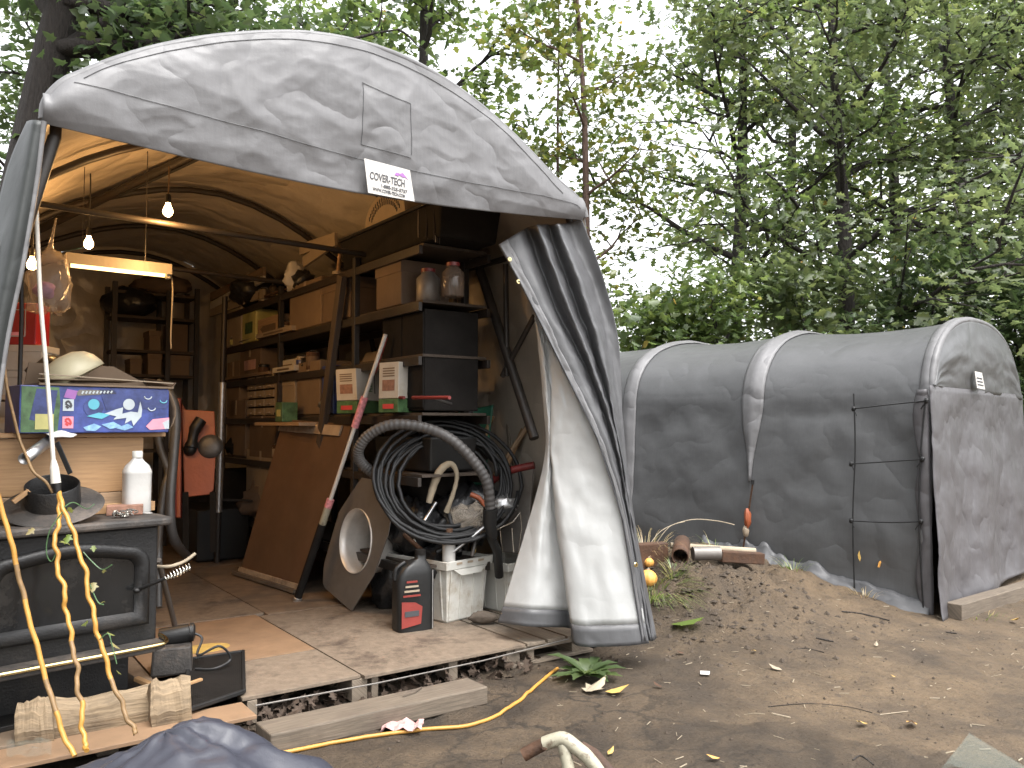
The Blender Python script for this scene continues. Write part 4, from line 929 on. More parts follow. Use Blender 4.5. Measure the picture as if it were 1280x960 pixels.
# black strands hanging above the near bay
fr = thing('cord_bundle', 'bundle of thin dark cords hanging beside the black tub', 'cords', onshelf(536, 5, U0+.05))
for k in range(12):
    q = SU(523+k*2.4, 262, U0+.02+.012*(k % 4)); MB().tube(cr([q, q-ZU*.12+DU*random.uniform(-.01, .01), q-ZU*random.uniform(.18, .26)], 8), .004, 5).build('cord', M['frame'] if k % 3 else M['beige'], fr)
MB().box(SU(537, 262, U0+.08)+ZU*.02, (.12, .28, .03), (CU, DU, ZU)).build('rail', M['black_mat'], fr)
MB().bar(SU(537, 262, U0+.10)+ZU*.02, T(U0+.5, 1.0, 3.05), .03, .03).build('hanger', M['frame'], fr)
# dark bins, and a black block put in for the near bay's shade
def vbox(px0, py0, px1, py1, u, depth):
    a, b = SU(px0, py0, u), SU(px1, py1, u); v1, v0 = uv1(a)[1], uv1(b)[1]; return T(u+depth/2, (v0+v1)/2, (a.z+b.z)/2), (depth, abs(v1-v0), abs(a.z-b.z))
cb = thing('shade_block', 'matt black block put in for the shade in the near bay of the rack', 'cabinet', T(2.55, .95, SH[2]))
MB().box(T(2.56, 1.05, SH[2]+.36), (.44, .62, .70), (CU, DU, ZU)).build('body', M['black_mat'], cb, bevel=.01)
for k in (0, 1): MB().box(T(2.335, .895+.31*k, SH[2]+.36), (.012, .30, .66), (CU, DU, ZU)).build('door', M['black_mat'], cb, bevel=.006)  # front panels of the same stand-in for shade
tr = thing('tool_tray', 'black tool tray with dark red handles in the near bay', 'tray', T(2.5, 1.0, SH[1]))
MB().box(T(2.60, 1.2, SH[1]+.13), (.36, .8, .24), (CU, DU, ZU), 1.08).build('body', M['black_pl'], tr, bevel=.015)
for q in ((487, 505), (516, 562)):
    a, b = SU(q[0], 497, U0-.04), SU(q[1], 497, U0-.04); MB().tube([a, b], .012, 8).build('handle', M['red_dk'], tr, smooth=True)
    MB().tube([(a+b)/2, (a+b)/2+CU*.16-ZU*.04], .01, 6).build('arm', M['black_metal'], tr)
# ------------------------------------------------------------------ back rack with boxes
VB = 5.55
rk = thing('storage_rack', 'dim rack against the back wall behind the hanging lamp fixture', 'rack', T(1.35, VB+.2, FL))
def bv(px, py): p = SV(px, py, VB); return uv1(p)[0], p.z
ub0, ub1 = bv(143, 400)[0], bv(246, 400)[0]; zs = [bv(200, q)[1] for q in (470, 440, 398, 368)]
zs = [.6, 1.2]+zs
for u_ in (ub0, (ub0+ub1)/2+.12, ub1):
    for v_ in (VB, VB+.45): MB().box(T(u_, v_, (FL+zs[-1]+.1)/2), (.05, .05, zs[-1]+.1-FL), (CU, DU, ZU)).build('post', M['frame'], rk)
for z in zs: MB().box(T((ub0+ub1)/2, VB+.22, z), (ub1-ub0, .42, .03), (CU, DU, ZU)).build('shelf_board', M['dark_wood'], rk)
def bbox(px0, py0, px1, zi, m, label, **k):
    a, b = bv(px0, py0), bv(px1, py0); h = max(.05, (a[1]+b[1])/2-zs[zi]-.016); carton(label, T((a[0]+b[0])/2, VB+.18, zs[zi]+.016), (b[0]-a[0], .3, h), M[m], **k)
def sortz(): return
bbox(188, 413, 202, 3, 'card', 'small tan box left of the back rack middle post', tape=False, lid=True); bbox(213, 405, 236, 3, 'card_dk', 'striped brown box right of the back rack middle post', tape=False, printm=M['card'])
bbox(164, 448, 178, 2, 'card', 'narrow tan box at the lower left of the back rack', tape=False, lid=True); bbox(186, 442, 203, 2, 'card', 'square tan box beside the back rack middle post', tape=False, lid=True); bbox(212, 444, 238, 2, 'card', 'wide tan box at the lower right of the back rack', tape=False, lid=True)
MB().blob(T(bv(165, 385)[0], VB+.15, zs[4]+.17), (.28, .2, .17), .3, 3, 10, 2).build('clothes_heap', M['bag_black'], smooth=2, label='dark heap of cloth on the left of the back rack', cat='heap')
MB().blob(T(bv(205, 372)[0], VB+.15, zs[5]+.12), (.34, .2, .11), .3, 3, 10, 5).build('folded_tarp', M['card_dk'], smooth=2, label='brown folded tarp along the top of the back rack', cat='tarp')
# ------------------------------------------------------------------ steel post, bent pipes, orange sled by the back
p0 = SU(273, 640, 1.95); p1 = SU(278, 478, 1.95); pf = p0+(p0-p1)*((p0.z-FL)/(p1.z-p0.z)); pt = p1+(p1-p0)*((2.75-p1.z)/(p1.z-p0.z))
sp = thing('steel_post', 'upright bright steel tube with dark ends standing by the far end of the rack', 'post', pf)
MB().tube([p0, p1], .036, 12).build('bright_tube', M['steel'], sp, smooth=True); MB().tube([pf, p0-ZU*.001], .03, 10).build('lower_tube', M['frame'], sp, smooth=True); MB().tube([p1, pt], .027, 10).build('upper_tube', M['frame'], sp, smooth=True)
MB().tube([T(1.95, uv1(p0)[1], p0.z+.12), T(2.28, uv1(p0)[1]-.1, p0.z+.1)], .012, 6).build('bracket', M['frame'], sp)
Yp = 5.9
def pipe(label, px, r, m, name='bent_pipe', cat='pipe', n=30, **k):
    return MB().tube(cr([P(*q) for q in px], n), r, 10).build(name, m, smooth=True, label=label, cat=cat, **k)
pipe('grey bent exhaust pipe standing between the stove and the orange sled', [(196, 478, 6.1), (212, 492, 6.1), (220, 520, 6.1), (217, 570, 6.05), (213, 620, 6.0), (214, 660, 6.0), (222, 682, 6.2), (236, 697, 7.2)], .036, M['pipe_grey'])
pipe('thin grey bent pipe left of the exhaust pipe', [(196, 530, 6.3), (200, 560, 6.3), (210, 590, 6.3), (205, 610, 6.25), (200, 650, 6.2), (198, 700, 6.1), (198, 758, 6.05)], .028, M['pipe_grey'])
# the sled stands on its end, leaning on a dark tote
q4 = [(228, 505), (267, 512), (266, 618), (232, 622)]; Qs = P(250, 560, 7.4); ns = Vector((.25, -.95, .18)).normalized()
sled = thing('orange_sled', 'orange plastic sled standing on end with a black handle', 'sled', PL(248, 700, Qs, ns))
pp = [PL(*q, Qs, ns) for q in ((227, 503), (232, 512), (268, 514), (270, 560), (267, 612), (262, 618), (236, 621), (230, 616))]
MB().prism(pp, -ns*.02).build('pan', M['orange'], sled, bevel=.006)
MB().bar(PL(224, 500, Qs, ns)+ns*.05, PL(224, 648, Qs, ns)+ns*.05, .05, .08, ns).build('side_rail', M['red_dk'], sled, bevel=.008); MB().bar(PL(226, 540, Qs, ns)+ns*.08, PL(225, 648, Qs, ns)+ns*.08, .03, .05, ns).build('side_rail', M['orange'], sled, bevel=.006)
MB().tube(cr([PL(252, 526, Qs, ns)+ns*.05, PL(244, 540, Qs, ns)+ns*.06, PL(240, 560, Qs, ns)+ns*.05], 10), [.055]*5+[.045]*3+[.06]*2, 10).build('handle', M['black_pl'], sled, smooth=True)
MB().blob(PL(238, 562, Qs, ns)+ns*.03, (.06, .05, .06), .1, 2, 8).build('handle', M['black_pl'], sled, smooth=True)
MB().lathe(PL(263, 558, Qs, ns)+ns*.004, [(.11, 0), (.10, .02), (.06, .035), (.0, .04)], 18, ns).build('knee_pad', M['pipe_grey'], sled, smooth=True)
for e in (232, 266): MB().bar(PL(e, 615, Qs, ns), PL(e, 690, Qs, ns)+ns*-.03, .05, .03, ns).build('leg', M['black_mat'], sled)
bk_ = floorp(262, 690); MB().box(bk_+Vector((-.1, .55, .42)), (.9, .5, .84), (CU, DU, ZU), .96).build('dark_tote', M['black_mat'], bevel=.02, label='dark tote on the floor behind the orange sled', cat='tote')
MB().box(T(2.02, 4.6, FL+.26), (.5, .9, .5), (CU, DU, ZU), 1.04).build('dark_tote', M['black_pl'], bevel=.02, label='black tote on the floor behind the brown panel', cat='tote')
# ------------------------------------------------------------------ leaning brown panel
BL, BR = floorp(299, 718), floorp(376, 742); e = (BR-BL); e.z = 0; e.normalize(); n0 = Vector((e.y, -e.x, 0)); n0 = n0 if n0.dot(CAM-BL) > 0 else -n0
upv = (ZU-n0*.15).normalized(); n1 = e.cross(upv); n1 = n1 if n1.dot(CAM-BL) > 0 else -n1
TL, TR = PL(354, 524, BL, n1), PL(440, 530, BL, n1)
pan = thing('leaning_panel', 'large brown board with pale end rails leaning against the rack', 'panel', (BL+BR)/2)
MB().prism([BL, BR, TR, TL], -n1*.022).build('board', M['panel'], pan, bevel=.003)
def onp(a, b): return BL.lerp(BR, a).lerp(TL.lerp(TR, a), b)
MB().prism([onp(.0, .925)+n1*.002, onp(.9, .925)+n1*.002, onp(.9, .985)+n1*.002, onp(.0, .985)+n1*.002], n1*.02).build('top_rail', M['panel_rail'], pan, bevel=.003)
MB().prism([onp(.0, .0)+n1*.002, onp(1, .0)+n1*.002, onp(1, .05)+n1*.002, onp(0, .05)+n1*.002], n1*.02).build('bottom_rail', M['panel_rail'], pan, bevel=.003)
MB().prism([onp(-.01, -.0)+n1*.024, onp(1.0, -.0)+n1*.024, onp(1, .022)+n1*.024, onp(0, .022)+n1*.024], n1*.05).build('foot_rail', M['beam_top'], pan, bevel=.003)
# paint pole
a, b = floorp(371, 751), SU(482, 418, U0-.03)
pole = thing('paint_pole', 'long white telescopic painting pole with red collars leaning on the rack', 'pole', a)
def pp_(t): return a.lerp(b, t)
MB().tube([pp_(0), pp_(.30)], .030, 10).build('lower_grip', M['black_mat'], pole, smooth=True); MB().tube([pp_(.30), pp_(.37)], .027, 10).build('sleeve', M['white_rust'], pole, smooth=True)
MB().tube([pp_(.365), pp_(.395)], .029, 10).build('collar', M['pink'], pole, smooth=True); MB().tube([pp_(.37), pp_(1)], .015, 10).build('inner_tube', M['paper'], pole, smooth=True)
MB().tube([pp_(.665), pp_(.775)], .028, 10).build('collar', M['pink'], pole, smooth=True); MB().lathe(pp_(0), [(.02, -.005), (.034, 0), (.034, .03), (.02, .04)], 12, b-a).build('tip', M['steel'], pole, smooth=True)
MB().bar(pp_(.86)-n1*.018, pp_(.99)-n1*.018, .014, .008).build('trigger_rod', M['red_label'], pole)
# ------------------------------------------------------------------ ring plate with collar
Q = floorp(440, 764); e2 = Vector((-.63, .77, 0)).normalized(); n2 = Vector((e2.y, -e2.x, 0)); n2 = n2 if n2.dot(CAM-Q) > 0 else -n2; n2 = (n2+ZU*.10).normalized()
rp = thing('pipe_thimble', 'brown sheet metal octagon plate with a bright round pipe collar', 'plate', Q)
poly = [PL(*q, Q, n2) for q in ((452, 597), (470, 600), (491, 630), (486, 667), (468, 718), (440, 764), (404, 733), (405, 706), (424, 640))]
hc_ = PL(445, 676, Q, n2); r_h = .235; E1 = e2; E2 = n2.cross(e2).normalized(); E2 = E2 if E2.z > 0 else -E2
def p2(p): d = p-hc_; return math.atan2(d.dot(E2), d.dot(E1)), d
outer = []; NA = 72
for k in range(NA):
    th = 2*math.pi*k/NA; d = E1*math.cos(th)+E2*math.sin(th); best = .5
    for i in range(len(poly)):
        A_, B_ = poly[i]-hc_, poly[(i+1) % len(poly)]-hc_; ax_, ay_ = A_.dot(E1), A_.dot(E2); bx_, by_ = B_.dot(E1), B_.dot(E2)
        den = math.cos(th)*(by_-ay_)-math.sin(th)*(bx_-ax_)
        if abs(den) > 1e-9:
            s_ = (ax_*(by_-ay_)-ay_*(bx_-ax_))/den; u_ = (ax_*math.sin(th)-ay_*math.cos(th))/den if False else None
            x_, y_ = math.cos(th)*s_, math.sin(th)*s_; tt = ((x_-ax_)*(bx_-ax_)+(y_-ay_)*(by_-ay_))/((bx_-ax_)**2+(by_-ay_)**2)
            if s_ > 0 and -.001 <= tt <= 1.001: best = s_
    outer.append(best)
g = [[hc_+(E1*math.cos(2*math.pi*k/NA)+E2*math.sin(2*math.pi*k/NA))*r for r in (r_h, outer[k])] for k in range(NA)]
MB().grid(g, True).build('plate', M['steel_dull'], rp, solid=.006)
g = [[hc_+(E1*math.cos(2*math.pi*k/NA)+E2*math.sin(2*math.pi*k/NA))*(r_h-.002)-n2*dd for dd in (-.012, .06, .12, .125, .13, .30)] for k in range(NA)]
MB().grid(g, True).build('collar', M['collar'], rp, smooth=True, solid=.003); MB().lathe(hc_-n2*.29, [(0, 0), (r_h-.01, .0), (r_h-.01, .004)], 40, n2).build('end_cap', M['collar'], rp)
# ------------------------------------------------------------------ bins, jug, coil, hose
c0 = floorp(558, 782); B1 = Vector((.67, .74, 0)).normalized(); B2 = Vector((-B1.y, B1.x, 0)); BH = .42
def bin_(label, c0, l1, l2, h, m):
    """Tapered open tub with a thick notched rim and ribs."""
    t = thing('plastic_bin', label, 'bin', c0+B1*l1/2+B2*l2/2)
    def ring(z, inset): return [c0+B1*a+B2*b+ZU*z for a, b in ((inset, inset), (l1-inset, inset), (l1-inset, l2-inset), (inset, l2-inset))]
    rows = [ring(.0, .045), ring(.01, .035), ring(h-.06, .01), ring(h-.058, -.012), ring(h, -.016), ring(h, .004), ring(h-.05, .02), ring(.02, .05)]
    g = [[rows[j][i] for j in range(len(rows))] for i in range(4)]; MB().grid(g, True).build('body', m, t, bevel=.004)
    MB().prism(ring(.012, .04), ZU*.006).build('base', m, t)
    for f in (.12, .35, .65, .88): 
        p = c0+B1*(l1*f)-B2*(-.022); MB().bar(p+ZU*.02+B2*.012, p+ZU*(h-.06)-B2*.016, .012, .012, B2).build('rib', m, t)
        p = c0+B2*(l2*f); MB().bar(p+ZU*.02+B1*.034, p+ZU*(h-.06)+B1*.006, .012, .012, B1).build('rib', m, t)
    for f in (.25, .5, .75): MB().box(c0+B1*l1*f-B2*.016+ZU*(h-.018), (.05, .006, .014), (B1, B2, ZU)).build('rim_slot', M['beige'], t)
    # drop handle lip on the short side
    MB().prism([c0+B1*l1*.12-B2*.017+ZU*(h-.058), c0+B1*l1*.88-B2*.017+ZU*(h-.058), c0+B1*l1*.72-B2*.02+ZU*(h-.10), c0+B1*l1*.28-B2*.02+ZU*(h-.10)], -B2*.006).build('handle_lip', m, t)
    return t
bin1 = bin_('dirty white plastic bin crammed with junk at the tent mouth', c0, .42, .62, BH, M['white_pl'])
MB().blob(c0+B1*.21+B2*.31+ZU*.36, (.19, .28, .14), .35, 3, 12, 3).build('junk_bag', M['bag_black'], smooth=2, label='black bag of junk filling the white bin', cat='bag')
c1 = floorp(625, 768); bin_('second white bin half hidden by the white curtain', c1+B1*.02+B2*-.06, .40, .40, .36, M['white_pl'])
MB().blob(Vector(floorp(604, 781))+ZU*.045+Vector((0, .02, 0)), (.10, .05, .038), .25, 2, 10, 2).build('stone', M['stone'], smooth=2, label='brown stone on the slats at the corner of the white bin', cat='stone')
# oil jug
jb = floorp(516, 786); JX = Vector((.86, .5, 0)).normalized(); JY = Vector((-JX.y, JX.x, 0))
jug = thing('oil_jug', 'black motor oil jug with a red label beside the white bin', 'jug', jb)
sec = [(0, 1, 0), (.01, 1.06, 0), (.30, 1.06, 0), (.36, .98, 0), (.41, .78, .01), (.445, .45, .03), (.46, .26, .05), (.485, .26, .05)]
g = []
for k in range(32):
    th = 2*math.pi*k/32; c_, s_ = math.cos(th), math.sin(th); c_ = math.copysign(abs(c_)**.45, c_); s_ = math.copysign(abs(s_)**.45, s_)
    g.append([jb+JX*(c_*.125*(f if f > .5 else f)+o)+JY*(s_*.075*min(1, f+.15))+ZU*h for h, f, o in sec])
MB().grid(g, True).build('body', M['black_pl'], jug, smooth=2)
MB().lathe(jb+JX*.05+ZU*.48, [(.036, 0), (.036, .035), (.03, .037), (0, .037)], 16).build('cap', M['black_mat'], jug, smooth=True)
MB().tube(cr([jb-JX*.06+ZU*.44, jb-JX*.12+ZU*.40, jb-JX*.128+ZU*.33], 10), .016, 8).build('handle', M['black_pl'], jug, smooth=True)
lf = jb-JY*.085
MB().prism([lf+JX*a+ZU*h for a, h in ((-.115, .03), (.02, .05), (.03, .16), (-.02, .19), (-.115, .20))], -JY*.003).build('label', M['red_label'], jug)
for k in range(4): MB().box(lf-JX*.045-JY*.003+ZU*(.235+.03*k), (.12-.015*k, .004, .012), (JX, JY, ZU)).build('print_line', M['red_label'] if k in (0, 3) else M['beige'], jug)
MB().box(lf-JX*.045-JY*.005+ZU*.12, (.10, .004, .035), (JX, JY, ZU)).build('print_line', M['ink_black'], jug)
MB().box(jb+JX*.105-JY*.081+ZU*.2, (.006, .004, .38), (JX, JY, ZU)).build('level_strip', M['steel'], jug)
# cable coil
cc_ = P(560, 602, 5.72); coil = MB(); rd_ = random.Random(4)
X1 = Vector((.93, .35, 0)).normalized(); Z1 = Vector((-.10, .32, .94)).normalized(); N1 = X1.cross(Z1)
pts = []
for k in range(11*40):
    th = 2*math.pi*k/40; lp_ = k/40; rr = .30+.022*math.sin(lp_*2.3)*2+.02*rd_.uniform(-.2, .2)+.012*lp_
    pts.append(cc_+X1*(math.cos(th)*rr*1.22+.03*math.sin(lp_*1.7))+Z1*(math.sin(th)*rr+.03*math.cos(lp_*2.1))+N1*(.045*math.sin(lp_*2.9+th*.5)))
coil.tube(pts, .0135, 6); coil.build('cable_coil', M['cable'], smooth=2, label='big coil of black rubber cable heaped over the bins', cat='cable')
hp = cr([P(*q) for q in ((482, 600, 5.72), (462, 588, 5.64), (449, 574, 5.58), (449, 560, 5.54), (462, 543, 5.52), (490, 531, 5.50), (528, 534, 5.50), (562, 548, 5.50), (590, 574, 5.52), (608, 602, 5.55), (613, 636, 5.6))], 220)
hose = thing('vacuum_hose', 'grey corrugated vacuum hose arching over the cable coil', 'hose', hp[-1])
MB().tube(hp, [.037+.0022*math.sin(k*1.57) for k in range(220)], 12).build('tube', M['hose'], hose, smooth=2)
MB().tube([hp[-1], P(612, 652, 5.62), P(616, 672, 5.64)], [.052, .05, .034], 12).build('cuff', M['black_pl'], hose, smooth=True); MB().box(P(610, 648, 5.60), (.05, .02, .018)).build('cuff_label', M['paper'], hose)
MB().tube([P(612, 668, 5.66), P(622, 690, 5.7), P(624, 720, 5.8)], .032, 10).build('wand', M['black_pl'], hose, smooth=True)
# junk round the bins
def single(mb, name, m, label, cat, **k): return mb.build(name, m, label=label, cat=cat, **k)
pts = []
single(MB().tube(cr([P(*q) for q in ((536, 628, 5.66), (543, 604, 5.64), (552, 586, 5.62), (564, 580, 5.62), (571, 592, 5.62), (568, 612, 5.64), (558, 640, 5.68))], 26), [.021+.007*math.sin(i*.25)+.0015*math.sin(i*2.9) for i in range(26)], 10), 'cloth_loop', M['rope'], 'beige loop of thick cloth standing up inside the cable coil', 'cloth', smooth=True)
wb = P(561, 696, 5.62); jar('glossy white bottle poking out of the white bin', wb-ZU*.05, .045, .24, M['bottle_w'], M['rust'], 'bottle', 'bottle')
single(MB().tube([P(566, 690, 5.6), P(610, 655, 5.66)], .012, 8), 'steel_rod', M['steel'], 'thin steel rod leaning from the white bin to the hose cuff', 'rod', smooth=True)
single(MB().tube([P(502, 624, 5.8), P(508, 645, 5.8), P(520, 680, 5.78)], .010, 8), 'bent_rod', M['chrome'], 'pale bent rod behind the oil jug', 'rod', smooth=True)
single(MB().tube([P(511, 640, 5.82), P(531, 674, 5.8)], .006, 6), 'thin_rod', M['steel'], 'thin grey rod right of the pale bent rod', 'rod')
single(MB().tube([P(536, 676, 5.72), P(556, 650, 5.85)], .022, 8), 'grey_tube', M['pipe_grey'], 'short grey tube lying over the black bag', 'tube', smooth=True)
single(MB().blob(P(586, 650, 5.75), (.15, .08, .10), .5, 3.5, 12, 8), 'clear_bag', M['clear'], 'crumpled clear plastic bag between the hose and the bin', 'bag', smooth=2)
single(MB().blob(P(628, 632, 5.85), (.09, .05, .07), .5, 3.5, 10, 9), 'foil_scrap', M['steel'], 'crumpled foil right of the hose end', 'foil', smooth=2)
single(MB().blob(P(592, 688, 5.68), (.016, .012, .02), .3, 3, 6, 1), 'yellow_tag', M['gold'], 'tiny yellow tag in the white bin', 'tag')
single(MB().tube(cr([P(588, 618, 5.8), P(600, 624, 5.8), P(610, 640, 5.8)], 10), .018, 8), 'orange_hose', M['orange'], 'stub of orange hose under the grey hose', 'hose', smooth=True)
wk = thing('wire_basket', 'bent chrome wire basket standing in the second bin', 'basket', P(630, 690, 5.75))
for px in ([(612, 668, 5.7), (625, 660, 5.7), (642, 652, 5.75), (650, 640, 5.8), (652, 660, 5.8), (648, 690, 5.8)], [(625, 660, 5.7), (628, 690, 5.72)], [(612, 668, 5.7), (613, 680, 5.7)], [(640, 660, 5.8), (642, 690, 5.8)]): MB().tube([P(*q) for q in px], .005, 6).build('wire', M['chrome'], wk)
# grey scoop with dark red edge, wooden handles, green sheet
sc = thing('snow_scoop', 'grey plastic scoop with a dark red top edge behind the hose', 'scoop', P(640, 690, 5.95))
L = loft([[P(*q) for q in c] for c in ([(612, 606, 6.05), (618, 640, 6.1), (628, 690, 6.0)], [(635, 592, 6.0), (640, 635, 6.05), (642, 692, 5.95)], [(668, 584, 5.95), (664, 630, 6.0), (655, 694, 5.9)])], 16, 16)
MB().grid(L).build('blade', M['steel_dull'], sc, smooth=2, solid=.008)
MB().tube([r[0]+ZU*.015 for r in L], .028, 8).build('edge_band', M['red_dk'], sc, smooth=True)
for k, (q0, q1, m, lab) in enumerate((((668, 520, 6.2), (598, 625, 6.3), 'pale_wood2', 'long brown wooden tool handle crossing low behind the hose'), ((655, 535, 6.3), (625, 600, 6.2), 'pale_wood', 'lighter wooden handle leaning right of the green sheet'), ((615, 520, 6.4), (596, 575, 6.3), 'pale_wood', 'short yellowish handle in front of the green sheet'), ((634, 500, 6.5), (640, 600, 6.4), 'pallet', 'dark upright stick beside the tent brace'))):
    a_, b_ = P(*q0), P(*q1); kk = (FL-a_.z)/(b_.z-a_.z); single(MB().tube([a_, a_+(b_-a_)*min(kk, 1.6)], .02, 8), 'garden_tool', M[m], lab, 'tool', smooth=True)
L = loft([[P(*q) for q in c] for c in ([(573, 507, 6.35), (572, 545, 6.35), (590, 610, 6.35)], [(594, 510, 6.42), (594, 545, 6.42), (600, 610, 6.4)], [(617, 506, 6.35), (612, 545, 6.35), (606, 610, 6.35)])], 12, 10)
single(MB().grid(L), 'green_scoop', M['green'], 'green plastic sheet curved upright behind the hose', 'sheet', smooth=2, solid=.008)
single(MB().tube([P(593, 482, 6.2), P(586, 520, 6.15), P(580, 560, 6.1)], .028, 8), 'grey_pipe', M['pipe_grey'], 'short grey pipe leaning in front of the green sheet', 'pipe', smooth=True)
single(MB().tube([P(592, 535, 6.15), P(586, 556, 6.12)], .02, 8), 'orange_grip', M['orange'], 'short orange tool grip on the green sheet', 'grip', smooth=True)
single(MB().tube(cr([P(545, 508, 6.2), P(562, 510, 6.2), P(578, 508, 6.25)], 8), .008, 6), 'white_strip', M['paper'], 'thin white strip across the dark tray edge', 'strip')
for k, (q, r, m, lab) in enumerate((((520, 660, 5.95), (.22, .2, .2), 'bag_black', 'black bag slumped behind the oil jug and bin'), ((590, 640, 5.95), (.24, .16, .2), 'bag_black', 'black bag bulging behind the hose end'), ((540, 590, 6.02), (.26, .14, .24), 'black_mat', 'dark bundle inside the cable coil'), ((500, 720, 6.15), (.2, .2, .26), 'bag_black', 'dark sack on the floor behind the ring plate'), ((575, 560, 6.15), (.2, .12, .2), 'frame', 'brown black bundle behind the top of the coil'))):
    p_ = P(*q); b_ = MB().blob(p_, r, .4, 3, 12, k+20); single(b_, 'junk_bag', M[m], lab, 'bag', smooth=2)
for k, (q0, q1, r_, m, lab) in enumerate((((520, 668, 5.7), (545, 628, 5.8), .013, 'steel', 'thin bright bar sticking up from the bin'), ((575, 690, 5.65), (560, 640, 5.72), .018, 'black_metal', 'black bar leaning in the bin'), ((590, 695, 5.62), (600, 650, 5.7), .014, 'frame', 'dark tool shaft beside the hose cuff'), ((530, 690, 5.66), (505, 668, 5.75), .016, 'rust', 'rusty rod over the bin rim'), ((545, 690, 5.62), (580, 672, 5.7), .02, 'black_pl', 'black plastic tube lying across the bin'))):
    single(MB().tube([P(*q0), P(*q1)], r_, 8), 'metal_bar' if k < 4 else 'plastic_tube', M[m], lab, 'bar', smooth=True)
#==LEFT==
# ------------------------------------------------------------------ wood stove
A0 = Vector((-1.741, 4.15, 0)); FD = Vector((.707, .707, 0)); RD = Vector((-.707, .707, 0)); ST = 1.032
def SF(a, b, z): return A0+FD*a+RD*b+ZU*z
def SP(px, py, off=0.): return PL(px, py, A0-RD*off, RD)     # pixel on the stove's front plane, off towards the viewer
WS = .84
stove = thing('wood_stove', 'black cast iron wood stove with arched door frame and brass trimmed ash lip', 'stove', SF(-WS/2, .3, FL))
ax = (FD, RD, ZU)
MB().box(SF(-WS/2+.0, .33, .70), (WS-.06, .60, .58), ax).build('body', M['black_metal'], stove, bevel=.012)
tp = []
for cx, cy, a0 in ((-.02, .02, -90), (-.02, .64, 0), (-WS+.02, .64, 90), (-WS+.02, .02, 180)):
    for k in range(6): t = R(a0+18*k); tp.append(SF(cx+.05*math.cos(t), cy+.05*math.sin(t), ST-.04))
MB().prism(tp, ZU*.04).build('top_plate', M['stove_top'], stove, bevel=.012)
MB().box(SF(-WS/2, .36, .27), (WS*.72, .42, .28), ax).build('pedestal', M['black_metal'], stove, bevel=.006)
MB().box(SF(-WS/2, .30, FL+.012), (WS*.95, .62, .024), ax).build('base_plate', M['black_metal'], stove, bevel=.004)
# raised door frame, arched at the top, and the dark pane
def arcframe(l, r, bot, top, rise, rad, n=12):
    pts = [(r, bot), (r, top-rad)]
    for k in range(1, n+1): t = math.pi/2*k/n; pts.append((r-rad+rad*math.cos(t), top-rad+rad*math.sin(t)))
    for k in range(1, n): f = k/n; pts.append((r-rad+(l+rad-(r-rad))*f, top+rise*math.sin(math.pi*f)))
    for k in range(n+1): t = math.pi/2+math.pi/2*k/n; pts.append((l+rad+rad*math.cos(t), top-rad+rad*math.sin(t)))
    pts.append((l, bot)); return pts
o_ = arcframe(-WS+.05, -.085, .515, .90, .035, .09); i_ = arcframe(-WS+.115, -.15, .58, .84, .03, .05)
g = [[SF(p[0], .025, p[1]), SF(p[0], -.012, p[1]), SF(p[0]*.75+q[0]*.25, -.022, p[1]*.75+q[1]*.25), SF(p[0]*.3+q[0]*.7, -.018, p[1]*.3+q[1]*.7), SF(q[0], .012, q[1])] for p, q in zip(o_, i_)]
MB().grid(g, True).build('door_frame', M['black_metal'], stove, smooth=2)
MB().prism([SF(a, .016, z) for a, z in i_], RD*.006).build('door_glass', M['glass_black'], stove)
# handle with coil spring grip
h = thing('door_handle_holder', 'x', 'x', (0, 0, 0)); bpy.data.objects.remove(h)
ha, hb, hcn = SP(171, 738, .03), SP(206, 723, .11), SP(237, 708, .16)
hd = MB().tube([ha+RD*.03, ha, hb], .009, 8).build('door_handle', M['black_metal'], stove, smooth=True); MB().blob(ha, (.018, .018, .014), 0, 1, 8).build('pivot', M['black_metal'], hd, smooth=True)
d = hcn-hb; dn = d.normalized(); u_ = dn.orthogonal().normalized(); v_ = dn.cross(u_)
MB().tube([hb+d*(k/140)+(u_*math.cos(k*.36)+v_*math.sin(k*.36))*(.008+.013*math.sin(math.pi*min(1, k/140*1.25)*.8)) for k in range(141)], .0032, 6).build('spring_grip', M['chrome'], hd, smooth=2)
# ash lip with brass edge
lipz = .432
MB().prism([SF(-WS+.02, .02, lipz-.03), SF(-WS+.02, -.13, lipz-.03), SF(-.10, -.13, lipz-.03), SF(-.03, -.08, lipz-.03), SF(-.03, .02, lipz-.03)], ZU*.03).build('ash_lip', M['stove_top'], stove, bevel=.006)
MB().tube(cr([SF(-WS-.02, -.14, lipz+.004), SF(-.5, -.14, lipz+.004), SF(-.12, -.14, lipz+.004), SF(-.045, -.115, lipz+.006), SF(-.018, -.05, lipz+.008), SF(-.018, .02, lipz+.012)], 30), .010, 10).build('brass_trim', M['brass'], stove, smooth=True)
